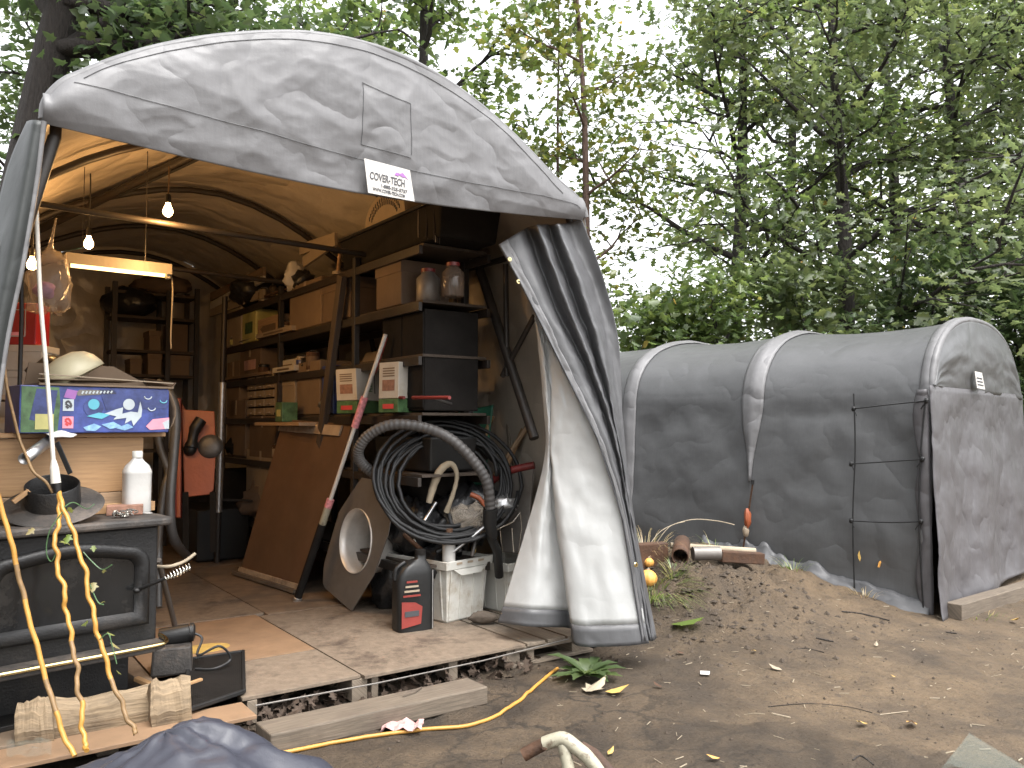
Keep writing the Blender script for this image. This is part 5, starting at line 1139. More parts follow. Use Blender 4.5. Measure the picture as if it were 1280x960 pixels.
# things on the stove top
fc = SF(-.47, .19, ST+.075); fa = Vector((.12, -.34, .93)).normalized()
fl = thing('pipe_flange', 'rusty black pipe collar with a wide round flange tilted on the stove top', 'flange', SF(-.47, .19, ST))
MB().lathe(fc, [(.115, .0), (.215, -.004), (.222, .002), (.215, .008), (.118, .012)], 48, fa, cap=False).build('flange', M['stove_top'], fl, smooth=True)
MB().lathe(fc, [(.110, -.05), (.110, .11), (.114, .115), (.119, .11), (.119, -.05)], 40, fa, cap=False).build('ring', M['black_metal'], fl, smooth=True)
single(MB().bar(P(16, 628, 3.80), P(36, 613, 3.84), .045, .02, ZU), 'wood_wedge', M['pale_wood'], 'pale wooden wedge leaning on the left of the pipe flange', 'wedge', bevel=.003)
bk2 = SF(-.12, .24, ST+.027); single(MB().box(bk2, (.17, .085, .05), (Vector((.92, .38, 0)), Vector((-.38, .92, 0)), ZU)), 'wood_block', M['brick'], 'small reddish block lying before the white bottle', 'block', bevel=.004)
ch = thing('chain', 'small heap of rusty chain in front of the reddish block', 'chain', SF(-.22, .10, ST))
for k in range(34):
    c = SF(-.25+.12*random.random()+.02, .06+.09*random.random(), ST+.008+.03*random.random()); a_ = random.uniform(0, 6.28); d1 = Vector((math.cos(a_), math.sin(a_), random.uniform(-.4, .4))).normalized(); d2 = d1.cross(ZU).normalized().lerp(ZU, random.random()*.7).normalized()
    MB().tube([c+d1*(.013*math.cos(t))+d2*(.008*math.sin(t)) for t in [i*2*math.pi/10 for i in range(10)]], .0024, 5, closed=True).build('link', M['steel_dull'] if k % 2 else M['chrome'], ch, smooth=True)
bp_ = SF(-.045, .29, ST); bot = thing('plastic_bottle', 'tall grubby white plastic bottle standing on the stove corner', 'bottle', bp_)
g = []
for k in range(28):
    th = 2*math.pi*k/28; c_, s_ = math.cos(th), math.sin(th); e_ = .6; c_ = math.copysign(abs(c_)**e_, c_); s_ = math.copysign(abs(s_)**e_, s_)
    g.append([bp_+FD*(c_*.068*f)+RD*(s_*.052*f)+ZU*h_ for h_, f in ((0, .92), (.008, 1), (.10, .985), (.205, 1), (.212, 1.03), (.222, 1.0), (.25, .82), (.27, .52), (.285, .36), (.30, .34))])
MB().grid(g, True).build('body', M['bottle_w'], bot, smooth=2); MB().lathe(bp_+ZU*.292, [(.026, 0), (.026, .03), (.022, .034), (0, .034)], 18).build('cap', M['white_pl'], bot, smooth=True)
single(MB().lathe(SF(-.02, .20, ST+.002), [(.022, 0), (.024, .004), (.0, .005)], 14), 'paper_disc', M['bottle_w'], 'flat pale disc lying at the foot of the white bottle', 'disc')
# crate of pine boards
CZ = ST+.002
crt = thing('wooden_crate', 'long crate of pale pine boards on the back of the stove', 'crate', SF(-.5, .55, CZ))
for z0, z1, m in ((0, .105, 'pale_wood2'), (.108, .395, 'pale_wood')):
    MB().box(SF(-.52, .42, CZ+(z0+z1)/2), (1.10, .02, z1-z0), ax).build('front_board', M[m], crt, bevel=.003)
MB().box(SF(.02, .56, CZ+.19), (.02, .26, .38), ax).build('end_board', M['pale_wood2'], crt, bevel=.003); MB().box(SF(-.52, .69, CZ+.19), (1.10, .02, .38), ax).build('back_board', M['pale_wood2'], crt, bevel=.003)
MB().box(SF(-.47, .55, CZ+.408), (1.22, .33, .022), ax).build('top_board', M['pale_wood'], crt, bevel=.003)
single(MB().tube([SF(-.10, .22, CZ+.012), SF(.02, .52, CZ+.012)], .012, 6) if False else MB().box(SF(-.10, .36, CZ+.025), (.34, .05, .05), ax), 'wood_strip', M['pale_wood'], 'narrow pale strip of wood lying along the foot of the crate', 'strip', bevel=.003)
# printed box
PZ0 = CZ+.421; PH = .235; pb = thing('printed_box', 'long blue cardboard box printed with planets and a white star burst', 'box', SF(-.23, .42, PZ0))
PB0, PB1, PW = -.60, .12, .26
MB().box(SF((PB0+PB1)/2, .30+PW/2, PZ0+PH/2), (PB1-PB0, PW, PH), ax).build('body', M['ink_blue'], pb, bevel=.005)
def PB(x, y, off=.0015): return SF(PB0+(PB1-PB0)*x, .30-off, PZ0+PH*y)
def pprint_(poly, m, name='print_patch', off=.001, parent=None): return MB().prism([PB(x, y, off) for x, y in poly], RD*-.0012).build(name, M[m], pb)
def disc(cx, cy, r, m, off=.002): pprint_([(cx+r*math.cos(t)*PH/(PB1-PB0), cy+r*math.sin(t)) for t in [i*math.pi/12 for i in range(24)]], m, 'planet', off)
pprint_([(.01, .02), (.235, .02), (.25, .6), (.24, .97), (.01, .97)], 'ink_green', 'dark_picture'); pprint_([(.06, .28), (.2, .20), (.23, .9), (.1, .93)], 'ink_navy', off=.0022)
pprint_([(.095, .08), (.21, .08), (.21, .40), (.095, .40)], 'ink_yellow', off=.0034)
pprint_([(.55, .5), (.98, .55), (.98, .96), (.5, .96)], 'ink_navy'); pprint_([(.27, .76), (.34, .72), (.36, .9), (.29, .94)], 'ink_purple')
for y in (.47, .10): pprint_([(.265, y), (.335, y), (.335, y+.25), (.265, y+.25)], 'ink_white' if y > .3 else 'ink_pink', 'symbol_tile', .002)
def glyph(cx, cy, m):
    for a_, b_, w_ in (((-.018, .04), (-.004, .09), .01), ((-.004, .09), (.012, .05), .01), ((.012, .05), (.02, -.03), .01), ((-.016, -.02), (.0, -.07), .01), ((-.02, .03), (.02, -.05), .008)):
        MB().bar(PB(cx+a_[0], cy+a_[1], .0045), PB(cx+b_[0], cy+b_[1], .0045), w_, .0012, RD).build('glyph', M[m], pb)
glyph(.30, .595, 'ink_black'); glyph(.30, .225, 'ink_red')
pprint_([(.36, .80), (.62, .86), (.60, .94), (.37, .93), (.35, .86)], 'steel_dull', 'title_strip')
for k in range(9): MB().bar(PB(.385+.024*k, .84+.004*k, .004), PB(.395+.024*k, .90+.003*k, .004), .008, .0012, RD).build('letter_stroke', M['ink_white'], pb)
disc(.465, .62, .115, 'ink_teal', .0035); disc(.465, .55, .20, 'ink_navy', .0014); disc(.705, .63, .125, 'ink_white', .0035); disc(.72, .57, .22, 'ink_navy', .0014)
pprint_([(.54, .42), (.62, .52), (.665, .56), (.66, .42), (.72, .47), (.77, .45), (.785, .70), (.80, .52), (.795, .36), (.74, .15), (.725, .28), (.68, .20), (.69, .33), (.60, .29), (.62, .36)], 'ink_white', 'star_burst', .0028)
for q in (((.40, .12), (.47, .20), (.52, .14), (.48, .04), (.42, .05)), ((.52, .18), (.60, .24), (.66, .14), (.58, .08)), ((.62, .10), (.70, .20), (.74, .12), (.68, .05))): pprint_(q, 'ink_sky', 'ice_patch', .0026)
pprint_([(.42, .36), (.50, .44), (.58, .40), (.52, .30)], 'ink_teal', off=.0026); pprint_([(.83, .14), (.88, .30), (1., .34), (1., .08), (.86, .06)], 'ink_pink', 'pink_patch', .0024)
pprint_([(.95, .22), (1., .30), (1., .08), (.97, .08)], 'ink_white', off=.003)
for q in ((.84, .82), (.955, .74), (.87, .56)):
    MB().tube([PB(q[0]+.026*math.cos(t), q[1]+.065*math.sin(t), .003) for t in [math.pi*(1.0+k/8) for k in range(9)]], .0035, 5).build('ring_symbol', M['ink_white'] if q[0] < .9 else M['ink_teal'], pb)
# torn end flap
MB().grid([[SF(PB1+.003+.035*math.sin(j*.6+i*.3), .30+.14*i/5, PZ0+.01+(PH-.0)*j/6) for j in range(7)] for i in range(6)]).build('end_flap', M['card'], pb, smooth=2, solid=.004)
single(MB().grid([[SF(-.48+.13*i/8, .265+.10*j/4-.0, PZ0+.004+.05*(j/4)*0-.012*math.cos(i*.8)*(1-j/4)-(.035 if j == 0 else 0)*math.sin(math.pi*i/8)) for j in range(5)] for i in range(9)]), 'paper_sheet', M['paper'], 'white paper corner hanging out under the printed box', 'paper', smooth=2, solid=.002)
# tray with cream dish on the printed box
TZ = PZ0+PH+.001
tray = thing('cardboard_tray', 'shallow open cardboard tray on the printed box', 'tray', SF(-.22, .46, TZ))
MB().box(SF(-.19, .46, TZ+.006), (.66, .34, .01), ax).build('base', M['card'], tray)
MB().bar(SF(-.52, .30, TZ+.055), SF(.14, .30, TZ+.03), .012, .006, ZU).build('front_edge', M['card_lt'], tray)
MB().prism([SF(-.50, .625, TZ+.01), SF(.14, .625, TZ+.01), SF(.10, .63, TZ+.05), SF(-.06, .63, TZ+.13), SF(-.48, .63, TZ+.13)], RD*.008).build('back_wall', M['card'], tray)
MB().prism([SF(.14, .31, TZ+.01), SF(.14, .62, TZ+.01), SF(.10, .62, TZ+.07), SF(.155, .31, TZ+.035)], FD*.006).build('side_wall', M['card_dk'], tray)
MB().prism([SF(-.52, .31, TZ+.03), SF(-.02, .31, TZ+.035), SF(-.10, .42, TZ+.028), SF(-.48, .42, TZ+.02)], ZU*.004).build('flap', M['card_lt'], tray)
dc = SF(-.30, .47, TZ+.03); da = Vector((-.45, -.25, .80)).normalized()
dish = thing('cream_dish', 'cream enamel lamp shade lying tilted in the cardboard tray', 'shade', dc)
MB().lathe(dc+ZU*.015, [(.155, 0), (.150, .03), (.135, .07), (.105, .105), (.06, .128), (.0, .135)], 36, da, cap=False).build('bowl', M['cream'], dish, smooth=2, solid=.004)
# bits over the crate edge
single(MB().tube([P(64, 549, 4.10), P(30, 574, 3.82)], .026, 14, cap=False), 'metal_tube', M['steel'], 'short dull metal tube poking out from under the printed box', 'tube', smooth=2, solid=.003)
single(MB().bar(P(71, 553, 3.93), P(88, 592, 3.90), .024, .008, YU), 'black_strip', M['black_pl'], 'black strip hanging down the front of the crate', 'strip', bevel=.002)
# ------------------------------------------------------------------ left rack with red carton on white cartons
lr = thing('side_table', 'narrow dark stand by the left wall carrying white cartons', 'stand', T(.08, 1.9, FL))
MB().box(T(.08, 1.9, 1.66), (.40, .6, .03), (CU, DU, ZU)).build('top', M['pale_wood2'], lr)
for a_ in (-.1, .26):
    for b_ in (1.63, 2.17): MB().box(T(a_, b_, .90), (.035, .035, 1.5), (CU, DU, ZU)).build('leg', M['frame'], lr)
ca = Vector((1, .12, 0)).normalized(); cb_ = Vector((-ca.y, ca.x, 0)); w0 = P(26, 489, 5.2)
for k in range(2): carton(('lower white carton under the red carton', 'upper white carton directly under the red carton')[k], Vector((w0.x-.03, w0.y+.12, 1.677+.165*k)), (.27, .24, .163), M['white_box'], (ca, cb_, ZU), tape=False, lid=True, name='carton')
rc = Vector((w0.x-.05, w0.y+.11, 2.008)); red = carton('red carton with a white line border on top of the white cartons', rc, (.22, .2, .27), M['red'], (ca, cb_, ZU), tape=False, name='carton')
f0 = rc-cb_*.1015
for a_, b_ in (((-.10, .225), (.045, .225)), ((.045, .225), (.045, .055)), ((-.10, .055), (.045, .055))): MB().bar(f0+ca*a_[0]+ZU*a_[1], f0+ca*b_[0]+ZU*b_[1], .005, .001, cb_).build('border_line', M['ink_white'], red)
MB().box(f0+ca*-.03+ZU*.07, (.10, .002, .022), (ca, cb_, ZU)).build('caption_strip', M['ink_pink'], red)
MB().prism([f0+ca*a_+ZU*b_-cb_*.001 for a_, b_ in ((-.10, .10), (-.04, .12), (-.03, .15), (-.05, .19), (-.10, .16))], -cb_*.001).build('white_mark', M['ink_white'], red)
single(MB().tube([P(27, 300, 4.7), P(27, 400, 4.7), P(24, 500, 4.6), P(20, 560, 4.3)], .012, 6), 'black_cable', M['cable'], 'black cable hanging in front of the red carton', 'cable')
single(MB().blob(P(62, 455, 5.3)+Vector((0, 0, -.05)), (.16, .12, .10), .2, 2, 10, 5), 'dark_bundle', M['bag_black'], 'dark bundle behind the cream shade', 'bundle', smooth=2)
MB().box(P(62, 500, 5.3)+Vector((0, 0, -.62)), (.35, .3, 1.22)).build('dark_cupboard', M['black_mat'], label='dark cupboard behind the printed box', cat='cupboard', bevel=.01)
# ------------------------------------------------------------------ lamps
BC = (1, .54, .19)
def bulb(label, p, ceil):
    t = thing('light_bulb', label, 'bulb', p, 'bare bulbs hung in the near tent')
    MB().lathe(p, [(0, -.062), (.014, -.060), (.026, -.049), (.031, -.034), (.030, -.018), (.023, .0), (.015, .017), (.0135, .03)], 20).build('globe', M['bulb'], t, smooth=True)
    MB().lathe(p+ZU*.028, [(.016, 0), (.018, .006), (.018, .05), (.012, .058), (.004, .062)], 14).build('socket', M['black_pl'], t, smooth=True)
    return t
def reroof(p): u, v = uv1(p); return max(p.z+.05, roofz(min(max(u, 0), 3.06))-.02)
b1 = P(210, 259, 5.3); b2 = P(111, 300, 5.7); b3 = P(40, 326, 5.4)
t1 = bulb('bare lit bulb hanging highest just under the valance', b1, 0); 
t2 = copy_tree(t1, b2, 'bare lit bulb hanging just above the left end of the tube fixture'); t3 = copy_tree(t1, b3, 'bare lit bulb half hidden behind the plastic bag')
for k, p in enumerate((b1, b2, b3)):
    zt = reroof(p) if k else P(206, 208, 5.3).z
    single(MB().tube([p+ZU*.088, p+ZU*(.088+max(.03, (zt-p.z-.088)*.5))+XU*.004, Vector((p.x, p.y, max(zt, p.z+.12)))], .005, 6), 'bulb_cord', M['cable'] if k else M['brown_cord'], ('brown cord holding the highest bulb', 'dark cord holding the bulb above the tube fixture', 'dark cord holding the bulb behind the plastic bag')[k], 'cord')
    point_lamp(p-ZU*.07-CU*.0, (8.5, 8.5, 2.2)[k], BC, .035)
# tube fixture
fa0, fa1 = P(82, 325, 5.4), P(207, 336, 5.4); k_ = .66; fa1 = fa0+CU*k_; fa1.z = fa0.z-.005
fx = thing('tube_light', 'short white fluorescent fixture with one lit yellowish tube', 'light fixture', (fa0+fa1)/2)
g = [(-.065, -.030), (-.05, .045), (.05, .045), (.065, -.030), (.060, -.030), (.045, .038), (-.045, .038), (-.060, -.030)]
MB().prism([fa0+DU*a_+ZU*b_ for a_, b_ in g], fa1-fa0).build('reflector', M['enamel'], fx)
MB().box((fa0+fa1)/2+ZU*.012, (k_*.98, .05, .04), (CU, DU, ZU)).build('ballast_box', M['enamel'], fx)
MB().tube([fa0+CU*.03-ZU*.030-DU*.02, fa1-CU*.04-ZU*.030-DU*.02], .019, 12).build('tube', M['tube'], fx, smooth=True)
for e_, s_ in ((fa0, .012), (fa1, -.018)): MB().box(e_+CU*s_-ZU*.028-DU*.02, (.025, .05, .06), (CU, DU, ZU)).build('lampholder', M['enamel'], fx, bevel=.003)
for e_ in (fa0.lerp(fa1, .15), fa0.lerp(fa1, .75)): MB().tube([e_+ZU*.045, Vector((e_.x, e_.y, roofz(uv1(e_)[0])-.02))], .003, 5).build('hanging_wire', M['frame'], fx)
single(MB().tube(cr([fa1+ZU*.02-CU*.01, fa1+CU*.02-ZU*.1, fa1+CU*.015-ZU*.45, fa1+CU*.02-ZU*.55], 12), .005, 6), 'pull_cord', M['rope'], 'pale pull cord hanging from the right end of the tube fixture', 'cord')
point_lamp((fa0+fa1)/2-ZU*.09-DU*.03, .5, (1, .66, .28), .08)
# hanging clear bag
pbp = P(62, 346, 4.9)
cbg = MB().blob(pbp-ZU*.04, (.125, .09, .19), .4, 2.4, 14, 11); cbg.tube([pbp+ZU*.12, pbp+ZU*.30+XU*.02], [.05, .012], 8)
pbag = thing('plastic_bag', 'clear crumpled plastic bag hanging beside the tube fixture', 'bag', pbp)
MB().blob(pbp-ZU*.04, (.125, .09, .19), .4, 2.4, 14, 11).build('pouch', M['clear'], pbag, smooth=2); MB().tube(cr([pbp+ZU*.10, pbp+ZU*.18, pbp+ZU*.36+XU*.03], 8), [.06, .05, .035, .02, .012, .008, .006, .005], 8).build('neck', M['clear'], pbag, smooth=True)
MB().blob(pbp-ZU*.08-XU*.03, (.06, .05, .05), .4, 3, 8, 2).build('contents', M['ink_purple'], pbag, smooth=2)
# ------------------------------------------------------------------ hanging cords in front of the stove
def cordpts(px, n=60): return cr([P(*q) for q in px], n)
wcd = thing('hanging_lead', 'pale hanging extension cord ending in a socket over the pipe flange', 'cord', P(70, 600, 3.72))
MB().tube(cordpts([(44, 225, 3.72), (47, 300, 3.72), (51, 380, 3.72), (57, 450, 3.72), (62, 510, 3.72), (67, 580, 3.72)]), .010, 8).build('cable', M['white_cord'], wcd, smooth=True)
p = P(68, 590, 3.72); MB().tube([P(67, 575, 3.72), P(68, 585, 3.72), P(70, 604, 3.72)], [.011, .019, .022], 10).build('socket', M['white_cord'], wcd, smooth=True)
MB().tube([P(70, 602, 3.72), P(72, 616, 3.72)], [.021, .016], 10).build('plug', M['black_pl'], wcd, smooth=True)
def wavy(px, amp, fr, n=120):
    c = cr([P(*q) for q in px], n); return [p+XU*(amp*math.sin(i*fr)+amp*.5*math.sin(i*fr*2.3+1))+YU*(amp*.6*math.cos(i*fr*1.3)) for i, p in enumerate(c)]
yc = [([(72, 614, 3.72), (75, 640, 3.66), (70, 668, 3.60), (71, 700, 3.56), (79, 735, 3.52), (84, 770, 3.50), (92, 810, 3.46), (97, 850, 3.42), (102, 890, 3.38), (105, 925, 3.34), (109, 938, 3.3)], .006, .42, 'wavy yellow extension cord in the middle of the stove door'),
      ([(72, 614, 3.72), (80, 636, 3.66), (92, 668, 3.62), (104, 705, 3.58), (111, 740, 3.55), (118, 775, 3.52), (127, 808, 3.50), (140, 850, 3.47), (154, 885, 3.44), (165, 908, 3.42), (171, 917, 3.40)], .005, .36, 'wavy yellow extension cord nearest the stove handle, soiled at its end'),
      ([(-12, 590, 3.3), (5, 645, 3.3), (17, 690, 3.3), (27, 735, 3.3), (40, 785, 3.28), (55, 840, 3.26), (70, 890, 3.22), (82, 925, 3.2), (94, 945, 3.18)], .002, .3, 'straight yellow extension cord left of the other two')]
for k, (px, am, fr_, lab) in enumerate(yc):
    c = wavy(px, am, fr_); t = thing('extension_cord', lab, 'cord', c[-1])
    cuts = [(0, 70, 'yellow_cord'), (69, 92, 'brown_cord'), (91, 120, 'yellow_cord')] if k != 1 else [(0, 84, 'yellow_cord'), (83, 120, 'brown_cord')]
    if k == 2: cuts = [(0, 36, 'yellow_cord'), (35, 50, 'brown_cord'), (49, 78, 'yellow_cord'), (77, 90, 'brown_cord'), (89, 120, 'yellow_cord')]
    for a_, b_, m in cuts: MB().tube(c[a_:b_], .0098, 8).build('cable', M[m], t, smooth=True)
single(MB().tube(cordpts([(4, 440, 3.75), (8, 480, 3.75), (17, 520, 3.74), (24, 548, 3.74), (33, 570, 3.73), (42, 590, 3.72), (57, 602, 3.72), (66, 616, 3.72)]), .007, 8), 'thin_lead', M['brown_cord'], 'thin brownish cord crossing the left end of the printed box', 'cord', smooth=True)
# vine climbing on the cords
vn = thing('vine', 'thin green vine with small leaves twining on the yellow cords', 'vine', P(110, 760, 3.5))
stems = [[(78, 640, 3.64), (62, 664, 3.6), (58, 690, 3.58), (64, 702, 3.57), (70, 692, 3.57)], [(80, 634, 3.66), (92, 628, 3.7), (108, 636, 3.7), (118, 630, 3.72)], [(104, 690, 3.6), (116, 703, 3.6), (128, 712, 3.6), (140, 706, 3.6)], [(112, 730, 3.55), (122, 752, 3.55), (130, 756, 3.55)], [(124, 800, 3.5), (135, 792, 3.5), (140, 806, 3.5), (146, 830, 3.5)]]
for s_ in stems: MB().tube(cordpts(s_, 16), .0025, 5).build('stem', M['ink_green'], vn)
lv = [(86, 668, .05), (80, 676, .05), (117, 682, .035), (117, 728, .04), (128, 752, .03), (134, 790, .03), (139, 802, .045), (110, 776, .03), (146, 838, .04), (42, 660, .03), (87, 634, .03), (130, 712, .02)]
vp = np.array([list(P(x, y, 3.56)-vn.location) for x, y, s_ in lv])
for k, (x, y, s_) in enumerate(lv):
    me = leaves_mesh('leaf', vp[k:k+1], .3, s_*1.1, 'maple', np.array([.55+.4*random.random()]), .9); me.materials.append(LM['grass']); o = bpy.data.objects.new('leaf', me); COL.objects.link(o); o.parent = vn
# ------------------------------------------------------------------ in front of the stove
def logpiece(label, p, q, w, h, m, seed, taper=1.):
    p, q = Vector(p), Vector(q); d = (q-p).normalized(); s_ = d.cross(ZU).normalized(); g = []
    sec = [(-.5, 0), (-.52, .35), (-.40, .62), (-.1, .9), (.12, 1.), (.36, .72), (.5, .3), (.46, 0)]; N = 14
    mb = MB(); b0 = 0
    for i in range(N):
        f = i/(N-1); c = p.lerp(q, f); sc_ = 1+(taper-1)*f
        for a_, b_ in sec: mb.v.append(c+s_*(a_*w*sc_*(1+.14*fbm(f*3, a_*4, seed)))+ZU*(b_*h*sc_*(1+.16*fbm(f*4, b_*4, seed+4)))+d*(.02*fbm(a_*5, b_*5, seed+8) if i in (0, N-1) else 0))
    n = len(sec); L_ = (q-p).length
    for i in range(N-1):
        for k in range(n):
            k2 = (k+1) % n; mb.face((i*n+k, i*n+k2, (i+1)*n+k2, (i+1)*n+k), ((L_*i/(N-1), k*.04), (L_*i/(N-1), k*.04+.04), (L_*(i+1)/(N-1), k*.04+.04), (L_*(i+1)/(N-1), k*.04)))
    mb.face(list(range(n))[::-1], [(k*.03, k % 3*.05) for k in range(n)]); mb.face([(N-1)*n+k for k in range(n)], [(k*.03, k % 3*.05) for k in range(n)])
    return mb.build('firewood_log', M[m], label=label, cat='log', group='split logs before the stove')
STP = FL-.006
l0, l1 = floorp(34, 928, STP), floorp(222, 898, STP)
logpiece('long split log lying before the stove under the cords', l0+Vector((0, .06, 0)), l1+Vector((-.10, .06, 0)), .15, .155, 'log', 1, .9)
logpiece('pale thick log chunk at the right end of the long split log', floorp(183, 906, STP)+Vector((0, .02, 0)), floorp(233, 897, STP)+Vector((0, .02, 0)), .14, .19, 'log', 5)
logpiece('browner log chunk at the left end of the long split log', floorp(24, 928, STP)+Vector((-.02, .02, .0)), floorp(66, 922, STP)+Vector((0, .02, 0)), .14, .17, 'log', 9)
single(MB().bar(P(92, 884, 3.72), P(172, 862, 3.9), .05, .012, ZU), 'bark_strip', M['beam_top'], 'grey bark strip lying along the top of the long log', 'bark', bevel=.003)
single(MB().bar(P(170, 848, 4.1), P(188, 856, 4.06), .03, .02, ZU), 'wood_stick', M['pale_wood'], 'short wooden stick behind the pale log chunk', 'stick', bevel=.003)
single(MB().grid([[floorp(8+56*i/9, 950-20*j/6, FL)+ZU*(.012+.035*abs(fbm(i*.7, j*.8, 3))) for j in range(7)] for i in range(10)]), 'plastic_wrap', M['glass'], 'scrap of clear plastic wrap below the left log chunk', 'plastic')
# power pack and drain motor
mp = floorp(214, 846); MX = Vector((.94, .34, 0)).normalized(); MY = Vector((-MX.y, MX.x, 0))
mo = thing('sump_pump', 'dusty black sump pump with a round motor on a box base', 'pump', mp)
MB().box(mp+MY*.10+ZU*.075, (.21, .18, .15), (MX, MY, ZU), .92).build('base_box', M['stove_top'], mo, bevel=.012)
MB().tube([mp+MY*.12-MX*.07+ZU*.185, mp+MY*.12+MX*.02+ZU*.19, mp+MY*.12+MX*.085+ZU*.20], [.045, .05, .047], 18).build('motor', M['black_pl'], mo, smooth=True)
MB().lathe(mp+MY*.12+MX*.085+ZU*.20, [(.05, 0), (.05, .02), (.03, .03), (0, .03)], 18, MX).build('end_cap', M['black_metal'], mo, smooth=True)
MB().tube(cr([mp+MX*.10+MY*.1+ZU*.20, mp+MX*.15+MY*.08+ZU*.17, mp+MX*.13+MY*.0+ZU*.10, mp+MX*.24+ZU*.14, mp+MX*.30+MY*.02+ZU*.06, mp+MX*.22-MY*.03+ZU*.03, mp+MX*.12+ZU*.03], 40), .007, 6).build('cord', M['cable'], mo, smooth=True)
# boot tray
q4 = [floorp(*q, FL+.004) for q in ((236, 828), (304, 818), (305, 868), (231, 893))]
mt = thing('boot_tray', 'black ridged rubber boot tray littered with leaf scraps', 'tray', (q4[0]+q4[2])/2)
MB().prism(q4, ZU*.012).build('base', M['black_mat'], mt, bevel=.003)
for k in range(4): MB().bar(q4[k]+ZU*.016, q4[(k+1) % 4]+ZU*.016, .018, .022).build('rim', M['black_pl'], mt, bevel=.004)
for k in range(26): f = (k+.5)/26; MB().bar(q4[0].lerp(q4[1], f)+ZU*.0145, q4[3].lerp(q4[2], f)+ZU*.0145, .006, .005).build('ridge', M['black_mat'], mt)
single(MB().bar(P(226, 858, 3.95), P(252, 849, 4.05), .02, .012), 'bark_chip', M['pale_wood'], 'pale bark chip on the boot tray beside the log', 'chip', bevel=.002)
# pokers
single(MB().tube(cr([P(196, 708, 4.3), P(212, 708, 4.3), P(230, 702, 4.35), P(244, 692, 4.4)], 16), .009, 8), 'poker', M['rope'], 'thin pale curved poker beside the stove handle', 'poker', smooth=True)
a_ = floorp(222, 795); single(MB().tube([P(198, 700, 4.72), a_], .017, 8), 'fire_iron', M['pipe_grey'], 'grey iron rod leaning against the right side of the stove', 'rod', smooth=True)
single(MB().grid([[floorp(218+20*i/4, 788-5*j/3, FL+.004+.004*(i % 2)) for j in range(4)] for i in range(5)]), 'paper_scrap', M['paper'], 'white paper scrap on the plywood right of the fire iron', 'paper')
#==OUTSIDE==
# ------------------------------------------------------------------ tarp heap at the lower left
tc_ = Gz(205, 1040, 0); g = []
for i in range(73):
    th = 2*math.pi*i/72; row = []
    for j in range(34):
        r = j/33; x = .72*r*math.cos(th); y = .42*r*math.sin(th)
        z = .30*(1-r**2.2)**.8 if r < 1 else 0
        z *= 1+.22*fbm(x*1.6+4, y*1.6, 1, 2)+.02*math.sin(9*th+3*r+2*fbm(x*3, y*3, 7)); z += .02*fbm(x*9, y*9, 2)
        row.append(tc_+Vector((x*(1+.15*math.sin(5*th)*r), y*(1+.1*math.cos(4*th)*r), max(.008, z*(.72+.5*sstep(-.6, .25, x))))))
    g.append(row)
single(MB().grid(g), 'tarp_heap', M['tarp_blue'], 'blue grey tarpaulin heap at the bottom left', 'tarp', smooth=2, solid=.006)
# timber step
ba, bb = G(338, 946), G(610, 881); bd = (bb-ba); bd.z = 0; bd.normalize(); bnv = Vector((-bd.y, bd.x, 0))
mb = MB(); mb.bar(ba+bnv*.10+ZU*.05, bb+bnv*.10+ZU*.05, .20, .095)
single(mb, 'timber_beam', M['beam_top'], 'heavy weathered timber beam lying on the ground along the platform', 'beam', bevel=.008)
single(MB().prism([ba.lerp(bb, .66)+bnv*q+bd*w_+ZU*.100 for q, w_ in ((.10, -.06), (.15, .0), (.17, .10), (.12, .03))], ZU*.008), 'rubble_chip', M['stone'], 'flat pale chip lying on the timber beam', 'chip')
# yellow cord on the ground
yp = []
for q in ((336, 948), (370, 941), (420, 931), (480, 921), (540, 914), (585, 910), (622, 897), (648, 880), (668, 862), (684, 848), (697, 838)): 
    p = G(*q); yp.append(p+ZU*.012)
single(MB().tube([Vector((p.x, p.y, max(p.z, HG(p.x, p.y)+.009))) for p in cr(yp, 70)], .0095, 8), 'extension_cord', M['yellow_cord'], 'yellow extension cord snaking over the ground past the timber beam', 'cord', smooth=True)
p = G(503, 914); single(MB().grid([[p+Vector((-.10+.20*i/9, -.055+.12*j/6, .018+.02*fbm(i*.6, j*.7, 6)+.02*abs(math.sin(i*.9)))) for j in range(7)] for i in range(10)]), 'paper_wrapper', M['paper_pink'], 'crumpled pink and white wrapper lying under the yellow cord', 'wrapper', solid=.002)
# white rusty handle in the foreground
hn = thing('rusty_bracket', 'chipped white metal bracket with a rusty end rising at the bottom of the yard', 'bracket', G(712, 958))
MB().tube(cr([P(654, 944, 3.48), P(668, 936, 3.48), P(682, 929, 3.47)], 8), .027, 12).build('rusty_end', M['rust'], hn, smooth=True)
MB().tube(cr([P(680, 930, 3.47), P(694, 925, 3.46), P(706, 924, 3.45), P(722, 936, 3.43), P(738, 950, 3.41), P(756, 975, 3.39)], 20), .029, 14).build('bar', M['white_rust'], hn, smooth=True)
MB().tube([P(704, 930, 3.45), P(716, 985, 3.40)], .026, 12).build('stem', M['white_rust'], hn, smooth=True); MB().tube([P(726, 934, 3.45), P(742, 943, 3.43), P(762, 966, 3.41)], .026, 12).build('rusty_sleeve', M['rust'], hn, smooth=True)
MB().lathe(P(681, 934, 3.445), [(.011, -.004), (.013, .002), (.006, .004), (0, .004)], 12, Vector((0, -1, .3))).build('rivet', M['rust'], hn)
# glass sheet lying on the ground
c_ = G(1212, 923); d1 = (G(1160, 985)-c_); d2 = (G(1300, 975)-c_); d1.z = d2.z = 0
single(MB().prism([c_+ZU*.02, c_+d1*1.3+ZU*.02, c_+d1*1.3+d2*1.3+ZU*.02, c_+d2*1.3+ZU*.02], ZU*.006), 'glass_sheet', M['glass'], 'corner of a clear glass sheet lying on the dirt', 'glass')
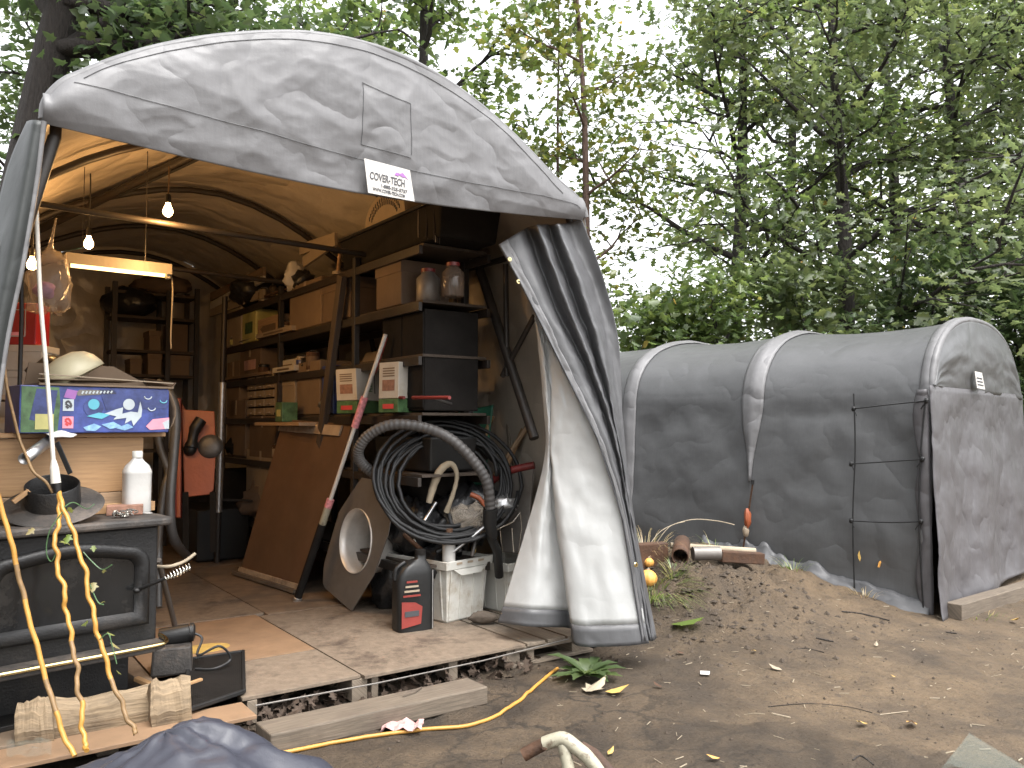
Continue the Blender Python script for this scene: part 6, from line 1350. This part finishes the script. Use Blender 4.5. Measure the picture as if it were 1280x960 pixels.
# ------------------------------------------------------------------ the mound: pipes, beams, squash, plants
def on(px, py, dz=0.): p = G(px, py); return Vector((p.x, p.y, HG(p.x, p.y)+dz))
a_, b_ = P(838, 682, 6.75), P(944, 689, 6.80); single(MB().tube([a_, b_], .026, 10), 'white_rod', M['rope'], 'pale round pole lying across the top of the mound', 'pole', smooth=True)
a_ = P(850, 697, 6.35); a_.z = max(a_.z, HG(a_.x, a_.y)+.05); single(MB().tube([a_, a_+Vector((.10, .40, .05))], .062, 18, cap=False), 'rusty_pipe', M['rust'], 'short rusty pipe on the mound with its open end towards the yard', 'pipe', smooth=2, solid=.01)
a_ = P(866, 692, 6.55); a_.z = max(a_.z, HG(a_.x, a_.y)+.04); single(MB().tube([a_, a_+Vector((.22, .02, .0))], .055, 14), 'iron_pipe', M['steel_dull'], 'grey brown pipe lying sideways behind the rusty pipe', 'pipe', smooth=True)
a_, b_ = P(900, 695, 6.7), P(953, 698, 6.75); single(MB().bar(a_, b_, .10, .09), 'rotten_beam', M['rust'], 'dark rotten beam end under the pale pole', 'beam', bevel=.008)
a_, b_ = P(786, 693, 6.5), P(832, 690, 6.6); single(MB().bar(a_-ZU*.04, b_-ZU*.04, .10, .24), 'rotten_board', M['rust'], 'dark rusty board set on edge behind the squashes', 'board', bevel=.008)
def squash(label, p, r):
    t = thing('squash', label, 'squash', p, 'squashes on the mound'); g = []
    for i in range(40):
        th = 2*math.pi*i/40; row = []
        for j in range(15):
            ph = math.pi*j/14; k = 1-.07*abs(math.cos(th*5))**.5; row.append(p+Vector((math.cos(th)*math.sin(ph)*r*k, math.sin(th)*math.sin(ph)*r*k, r*.9-math.cos(ph)*r*.9)))
        g.append(row)
    MB().grid(g, True).build('fruit', M['pumpkin'], t, smooth=2); MB().tube([p+ZU*r*1.76, p+ZU*r*1.98+XU*.01], [.012, .009], 6).build('stalk', M['rope'], t)
squash('larger orange squash lying against the curtain edge', on(810, 733, -.01), .072); squash('small orange squash higher on the mound', on(811, 708, -.01), .042)
def grassclump(label, p, n, L, m, spread, name='grass_tuft', droop=.5, lean=(0, 0)):
    V = []; F = []; tn = []
    for k in range(n):
        az = rng.uniform(0, 6.28); r = spread*math.sqrt(rng.uniform()); q = p+Vector((r*math.cos(az), r*math.sin(az)*.6, 0)); q.z = HG(q.x, q.y)-.01
        d = Vector((math.cos(az)*.7+lean[0], math.sin(az)*.7+lean[1], 1.1)).normalized(); l = L*rng.uniform(.5, 1.2); sd = d.cross(ZU).normalized()*rng.uniform(.002, .0045); b = len(V); tt = rng.uniform()
        for i in range(5):
            f = i/4; c = q+d*(l*f)+Vector((d.x, d.y, 0))*(droop*l*f*f)-ZU*(droop*.8*l*f*f*f); w_ = 1-f*.92; V += [c-sd*w_, c+sd*w_]; tn += [tt, tt]
        F += [(b+2*i, b+2*i+1, b+2*i+3, b+2*i+2) for i in range(4)]
    me = bpy.data.meshes.new(name); me.from_pydata([v-p for v in V], [], F); me.materials.append(LM[m]); a = me.attributes.new('tint', 'FLOAT', 'POINT'); a.data.foreach_set('value', tn)
    o = bpy.data.objects.new(name, me); COL.objects.link(o); o.location = p; tag(o, label, 'grass', 'grass tufts on the mound'); return o
grassclump('bright green grass tuft below the larger squash', on(832, 742), 130, .20, 'grass', .16, droop=.9, lean=(.6, -.5)); grassclump('dry straw coloured grass beside the curtain', P(806, 684, 6.75), 110, .36, 'straw', .22, droop=.6)
grassclump('green weed tuft between the squash and the rusty pipe', on(842, 716), 50, .16, 'grass', .10); grassclump('thin grass blades behind the pale pole', P(892, 690, 6.95), 26, .24, 'grass', .12); grassclump('weed at the foot of the far tent wall', T2(-.30, 1.0, 0), 34, .2, 'grass', .10); grassclump('small yellowing weed by the far tent corner', T2(-.22, .45, 0), 26, .13, 'straw', .10); grassclump('green tuft beside the grey timber sill', on(1225, 772), 30, .08, 'grass', .2)
ar = thing('dead_stalk', 'long arching dead stalk over the mound', 'stalk', P(800, 692, 6.8)); MB().tube(cr([P(806, 692, 6.8), P(826, 664, 6.9), P(862, 650, 6.95), P(895, 651, 7.0), P(918, 656, 7.0)], 24), .004, 5).build('stem', M['rope'], ar); MB().tube(cr([P(812, 692, 6.8), P(835, 660, 6.8), P(856, 652, 6.85)], 14), .0035, 5).build('stem', M['rope'], ar)
# dandelion rosette under the curtain
dp = on(733, 848); dn = thing('weed_plant', 'green leafy weed growing under the hem of the white curtain', 'plant', dp)
for k in range(20):
    az = 2*math.pi*k/20+random.uniform(-.2, .2); L_ = random.uniform(.13, .25); d = Vector((math.cos(az), math.sin(az), 0)); s_ = d.cross(ZU); up_ = random.uniform(.10, .9)
    g = []
    for i in range(9):
        f = i/8; w_ = .034*math.sin(math.pi*min(1, f*.92+.06))**.8*(1+.25*math.sin(i*2.4)); c = dp+d*(L_*f)+ZU*(.015+up_*L_*f*(1-.55*f)); g.append([c-s_*w_+ZU*w_*.4, c, c+s_*w_+ZU*w_*.4])
    mb = MB().grid(g); o = mb.build('leaf', LM['dark'], dn, smooth=2); a = o.data.attributes.new('tint', 'FLOAT', 'POINT'); a.data.foreach_set('value', [random.random()*.5+.5]*len(o.data.vertices))
# fallen leaves and litter
def leaf_obj(name, label, p, size, m, kind, tint, rz, group='fallen leaves on the dirt', cat='leaf', curl=0.):
    tv, tf = leaf_template(kind); tv = tv.copy(); tv[:, 0] *= 1.1; tv[:, 2] = np.abs(tv[:, 2])*.8+.12*np.sin(tv[:, 1]*3)*0+curl*tv[:, 1]**2
    me = bpy.data.meshes.new(name); me.from_pydata([tuple(v*size) for v in tv], [], tf); a = me.attributes.new('tint', 'FLOAT', 'POINT'); a.data.foreach_set('value', [tint]*len(tv)); me.materials.append(m if not isinstance(m, str) else LM[m])
    o = bpy.data.objects.new(name, me); COL.objects.link(o); o.location = p; o.rotation_euler = (random.uniform(-.12, .12), random.uniform(-.12, .12), rz); tag(o, label, cat, group); return o
leaf_obj('oak_leaf', 'large fresh green oak leaf lying at the foot of the mound', on(838, 785, .02), .26, 'grass', 'oak', .5, -2.2, curl=.12)
leaf_obj('fallen_leaf', 'curled yellowish leaf lying before the leafy weed', on(732, 868, .015), .15, M['rope'], 'maple', .5, -1.0, curl=.3); leaf_obj('fallen_leaf', 'pale yellow leaf beside the curled one', on(756, 868, .015), .13, M['gold'], 'plain', .5, -1.7, curl=.3)
named = [((1080, 907), 'yellow maple leaf lying alone in the middle foreground', .055, 'gold', 'maple'), ((900, 951), 'orange brown leaf on the broken paving at the bottom', .06, 'pumpkin', 'plain'), ((943, 815), 'yellow leaf right of the white paper scrap', .06, 'gold', 'plain'), ((978, 840), 'brown folded leaf on the right of the white paper scrap', .08, 'rope', 'plain'), ((1262, 778), 'yellow leaf by the right end of the grey timber sill', .08, 'gold', 'plain'), ((1095, 810), 'pale straw leaf in the middle of the yard', .05, 'rope', 'plain'), ((1140, 905), 'orange pine chip lying aslant in the foreground', .10, 'pumpkin', 'plain'), ((1120, 849), 'tiny yellow leaf in the middle of the yard', .035, 'gold', 'plain'), ((760, 948), 'small ochre leaf near the rusty bracket', .05, 'gold', 'plain'), ((828, 862), 'reddish leaf below the oak leaf', .06, 'rust', 'plain'), ((855, 818), 'rusty brown leaf under the oak leaf', .06, 'rust', 'plain')]
for q, lab, s_, m, kd in named: leaf_obj('fallen_leaf', lab, on(*q, .012), s_, M[m], kd, .5, random.uniform(0, 6.28), curl=.25)
leaf_obj('fallen_leaf', 'orange leaf stuck on the roof of the far tent', T2(.28, 4.3, 2.16), .10, M['pumpkin'], 'maple', .5, 1., None)
leaf_obj('fallen_leaf', 'yellow leaf stuck low on the far tent wall', SU2(1075, 702, -.10), .09, M['gold'], 'plain', .5, 1., None).rotation_euler = (R(80), 0, R(40)); leaf_obj('fallen_leaf', 'orange leaf stuck near the far tent corner', SU2(1097, 709, -.10), .09, M['pumpkin'], 'plain', .5, 1., None).rotation_euler = (R(85), R(60), R(40))
p = on(881, 845, .012); single(MB().prism([p+Vector((-.03, -.02, 0)), p+Vector((.02, -.03, 0)), p+Vector((.035, .02, .004)), p+Vector((-.02, .03, .004))], ZU*.003), 'paper_scrap', M['paper'], 'square white paper scrap on the dirt', 'paper')
tw = [([(1052, 765), (1075, 768), (1095, 772), (1112, 777)], .009, 'dark bent twig under the far tent wall'), ([(960, 884), (1010, 880), (1060, 884), (1090, 892)], .004, 'long thin root lying across the yard'), ([(987, 817), (1005, 811), (1030, 816)], .006, 'short dark twig left of the yard middle'), ([(1020, 798), (1042, 803)], .009, 'stubby dark twig below the mound'), ([(965, 893), (988, 898)], .007, 'pale stick with a yellow tip in the foreground'), ([(1066, 952), (1076, 946), (1092, 958)], .006, 'forked twig at the bottom of the picture'), ([(1182, 791), (1196, 793)], .008, 'small dark twig on the right of the yard'), ([(1100, 894), (1135, 890)], .004, 'thin straw lying beside the yellow maple leaf')]
for q, r_, lab in tw: single(MB().tube(cr([on(*k, r_*.4) for k in q], 10), r_*.6, 6), 'twig', M['bark'] if 'pale' not in lab and 'straw' not in lab else M['rope'], lab, 'twig', group='twigs on the dirt')
# dead leaves drifted under the platform edge, crumbs and pebbles over the yard
V = []; n_ = 420; pos = []
for k in range(n_):
    u_ = random.uniform(.85, 2.7); v_ = random.uniform(-.16, .25); p = T(u_, v_, 0); pos.append((p.x, p.y, HG(p.x, p.y)+random.uniform(.0, .07)*(1 if v_ > -.06 else .2)))
me = leaves_mesh('leaf_litter', np.array(pos), .9, .075, 'oak', rng.uniform(0, 1, n_)); me.materials.append(M['dead_leaf']); o = bpy.data.objects.new('leaf_litter', me); COL.objects.link(o); tag(o, 'brown dead leaves drifted under the platform edge', 'dead leaves', kind='stuff')
mb = MB(); nck = 2200
for k in range(nck):
    x, y = random.uniform(-.6, 4.2), random.uniform(3.4, 7.6); u_, v_ = uv1(Vector((x, y, 0)))
    if v_ > -.1 and u_ < 3.5: continue
    if (Vector((x, y, 0))-F2).dot(CU2) > -.15 and (Vector((x, y, 0))-F2).dot(DU2) > -.1: continue
    clump = noise.noise((x*1.3, y*1.3, 4)); mh = HG(x, y)
    if random.random() > .35+.8*clump+.8*mh: continue
    s_ = random.choice((.004, .005, .006, .008, .012))*(1+1.0*mh*random.random()*2); z = mh+s_*.2; b = len(mb.v); pts_ = [Vector((random.uniform(.6, 1.2)*a, random.uniform(.6, 1.2)*c, random.uniform(.5, 1)*d)) for a, c, d in ((1, 0, 0), (0, 1, 0), (-1, 0, 0), (0, -1, 0), (0, 0, 1), (0, 0, -.6))]
    mb.v += [Vector((x, y, z))+q*s_ for q in pts_]
    for i in range(4): mb.face((b+i, b+(i+1) % 4, b+4)); mb.face((b+(i+1) % 4, b+i, b+5))
for k in range(700):
    x, y = random.gauss(1.2, .55), random.gauss(6.15, .42)
    if y > 6.9 or (Vector((x, y, 0))-F2).dot(CU2) > -.2: continue
    s_ = random.choice((.008, .012, .016, .022, .03)); z = HG(x, y); b = len(mb.v)
    pts_ = [Vector((random.uniform(.6, 1.3)*a, random.uniform(.6, 1.3)*c, random.uniform(.4, .9)*d)) for a, c, d in ((1, 0, 0), (0, 1, 0), (-1, 0, 0), (0, -1, 0), (0, 0, 1), (0, 0, -.6))]
    mb.v += [Vector((x, y, z))+q*s_ for q in pts_]
    for i in range(4): mb.face((b+i, b+(i+1) % 4, b+4)); mb.face((b+(i+1) % 4, b+i, b+5))
o = mb.build('dirt_crumbs', M['clod'], origin=(0, 0, 0)); o.location = (0, 0, 0); tag(o, 'loose crumbs and pebbles of dirt scattered over the yard', 'crumbs', kind='stuff')
mb = MB()
for k in range(260):
    x, y = random.uniform(.2, 4.0), random.uniform(3.5, 6.6); u_, v_ = uv1(Vector((x, y, 0)))
    if v_ > -.15 and u_ < 3.5: continue
    L_ = random.uniform(.015, .06); a_ = random.uniform(0, 3.14); p = Vector((x, y, HG(x, y)+.003)); mb.tube([p-Vector((math.cos(a_), math.sin(a_), 0))*L_/2, p+Vector((math.cos(a_), math.sin(a_), random.uniform(-.1, .1)))*L_/2], random.uniform(.001, .003), 4)
o = mb.build('twig_litter', M['rope'], origin=(0, 0, 0)); tag(o, 'bits of straw and broken twig strewn over the dirt', 'straw litter', kind='stuff')
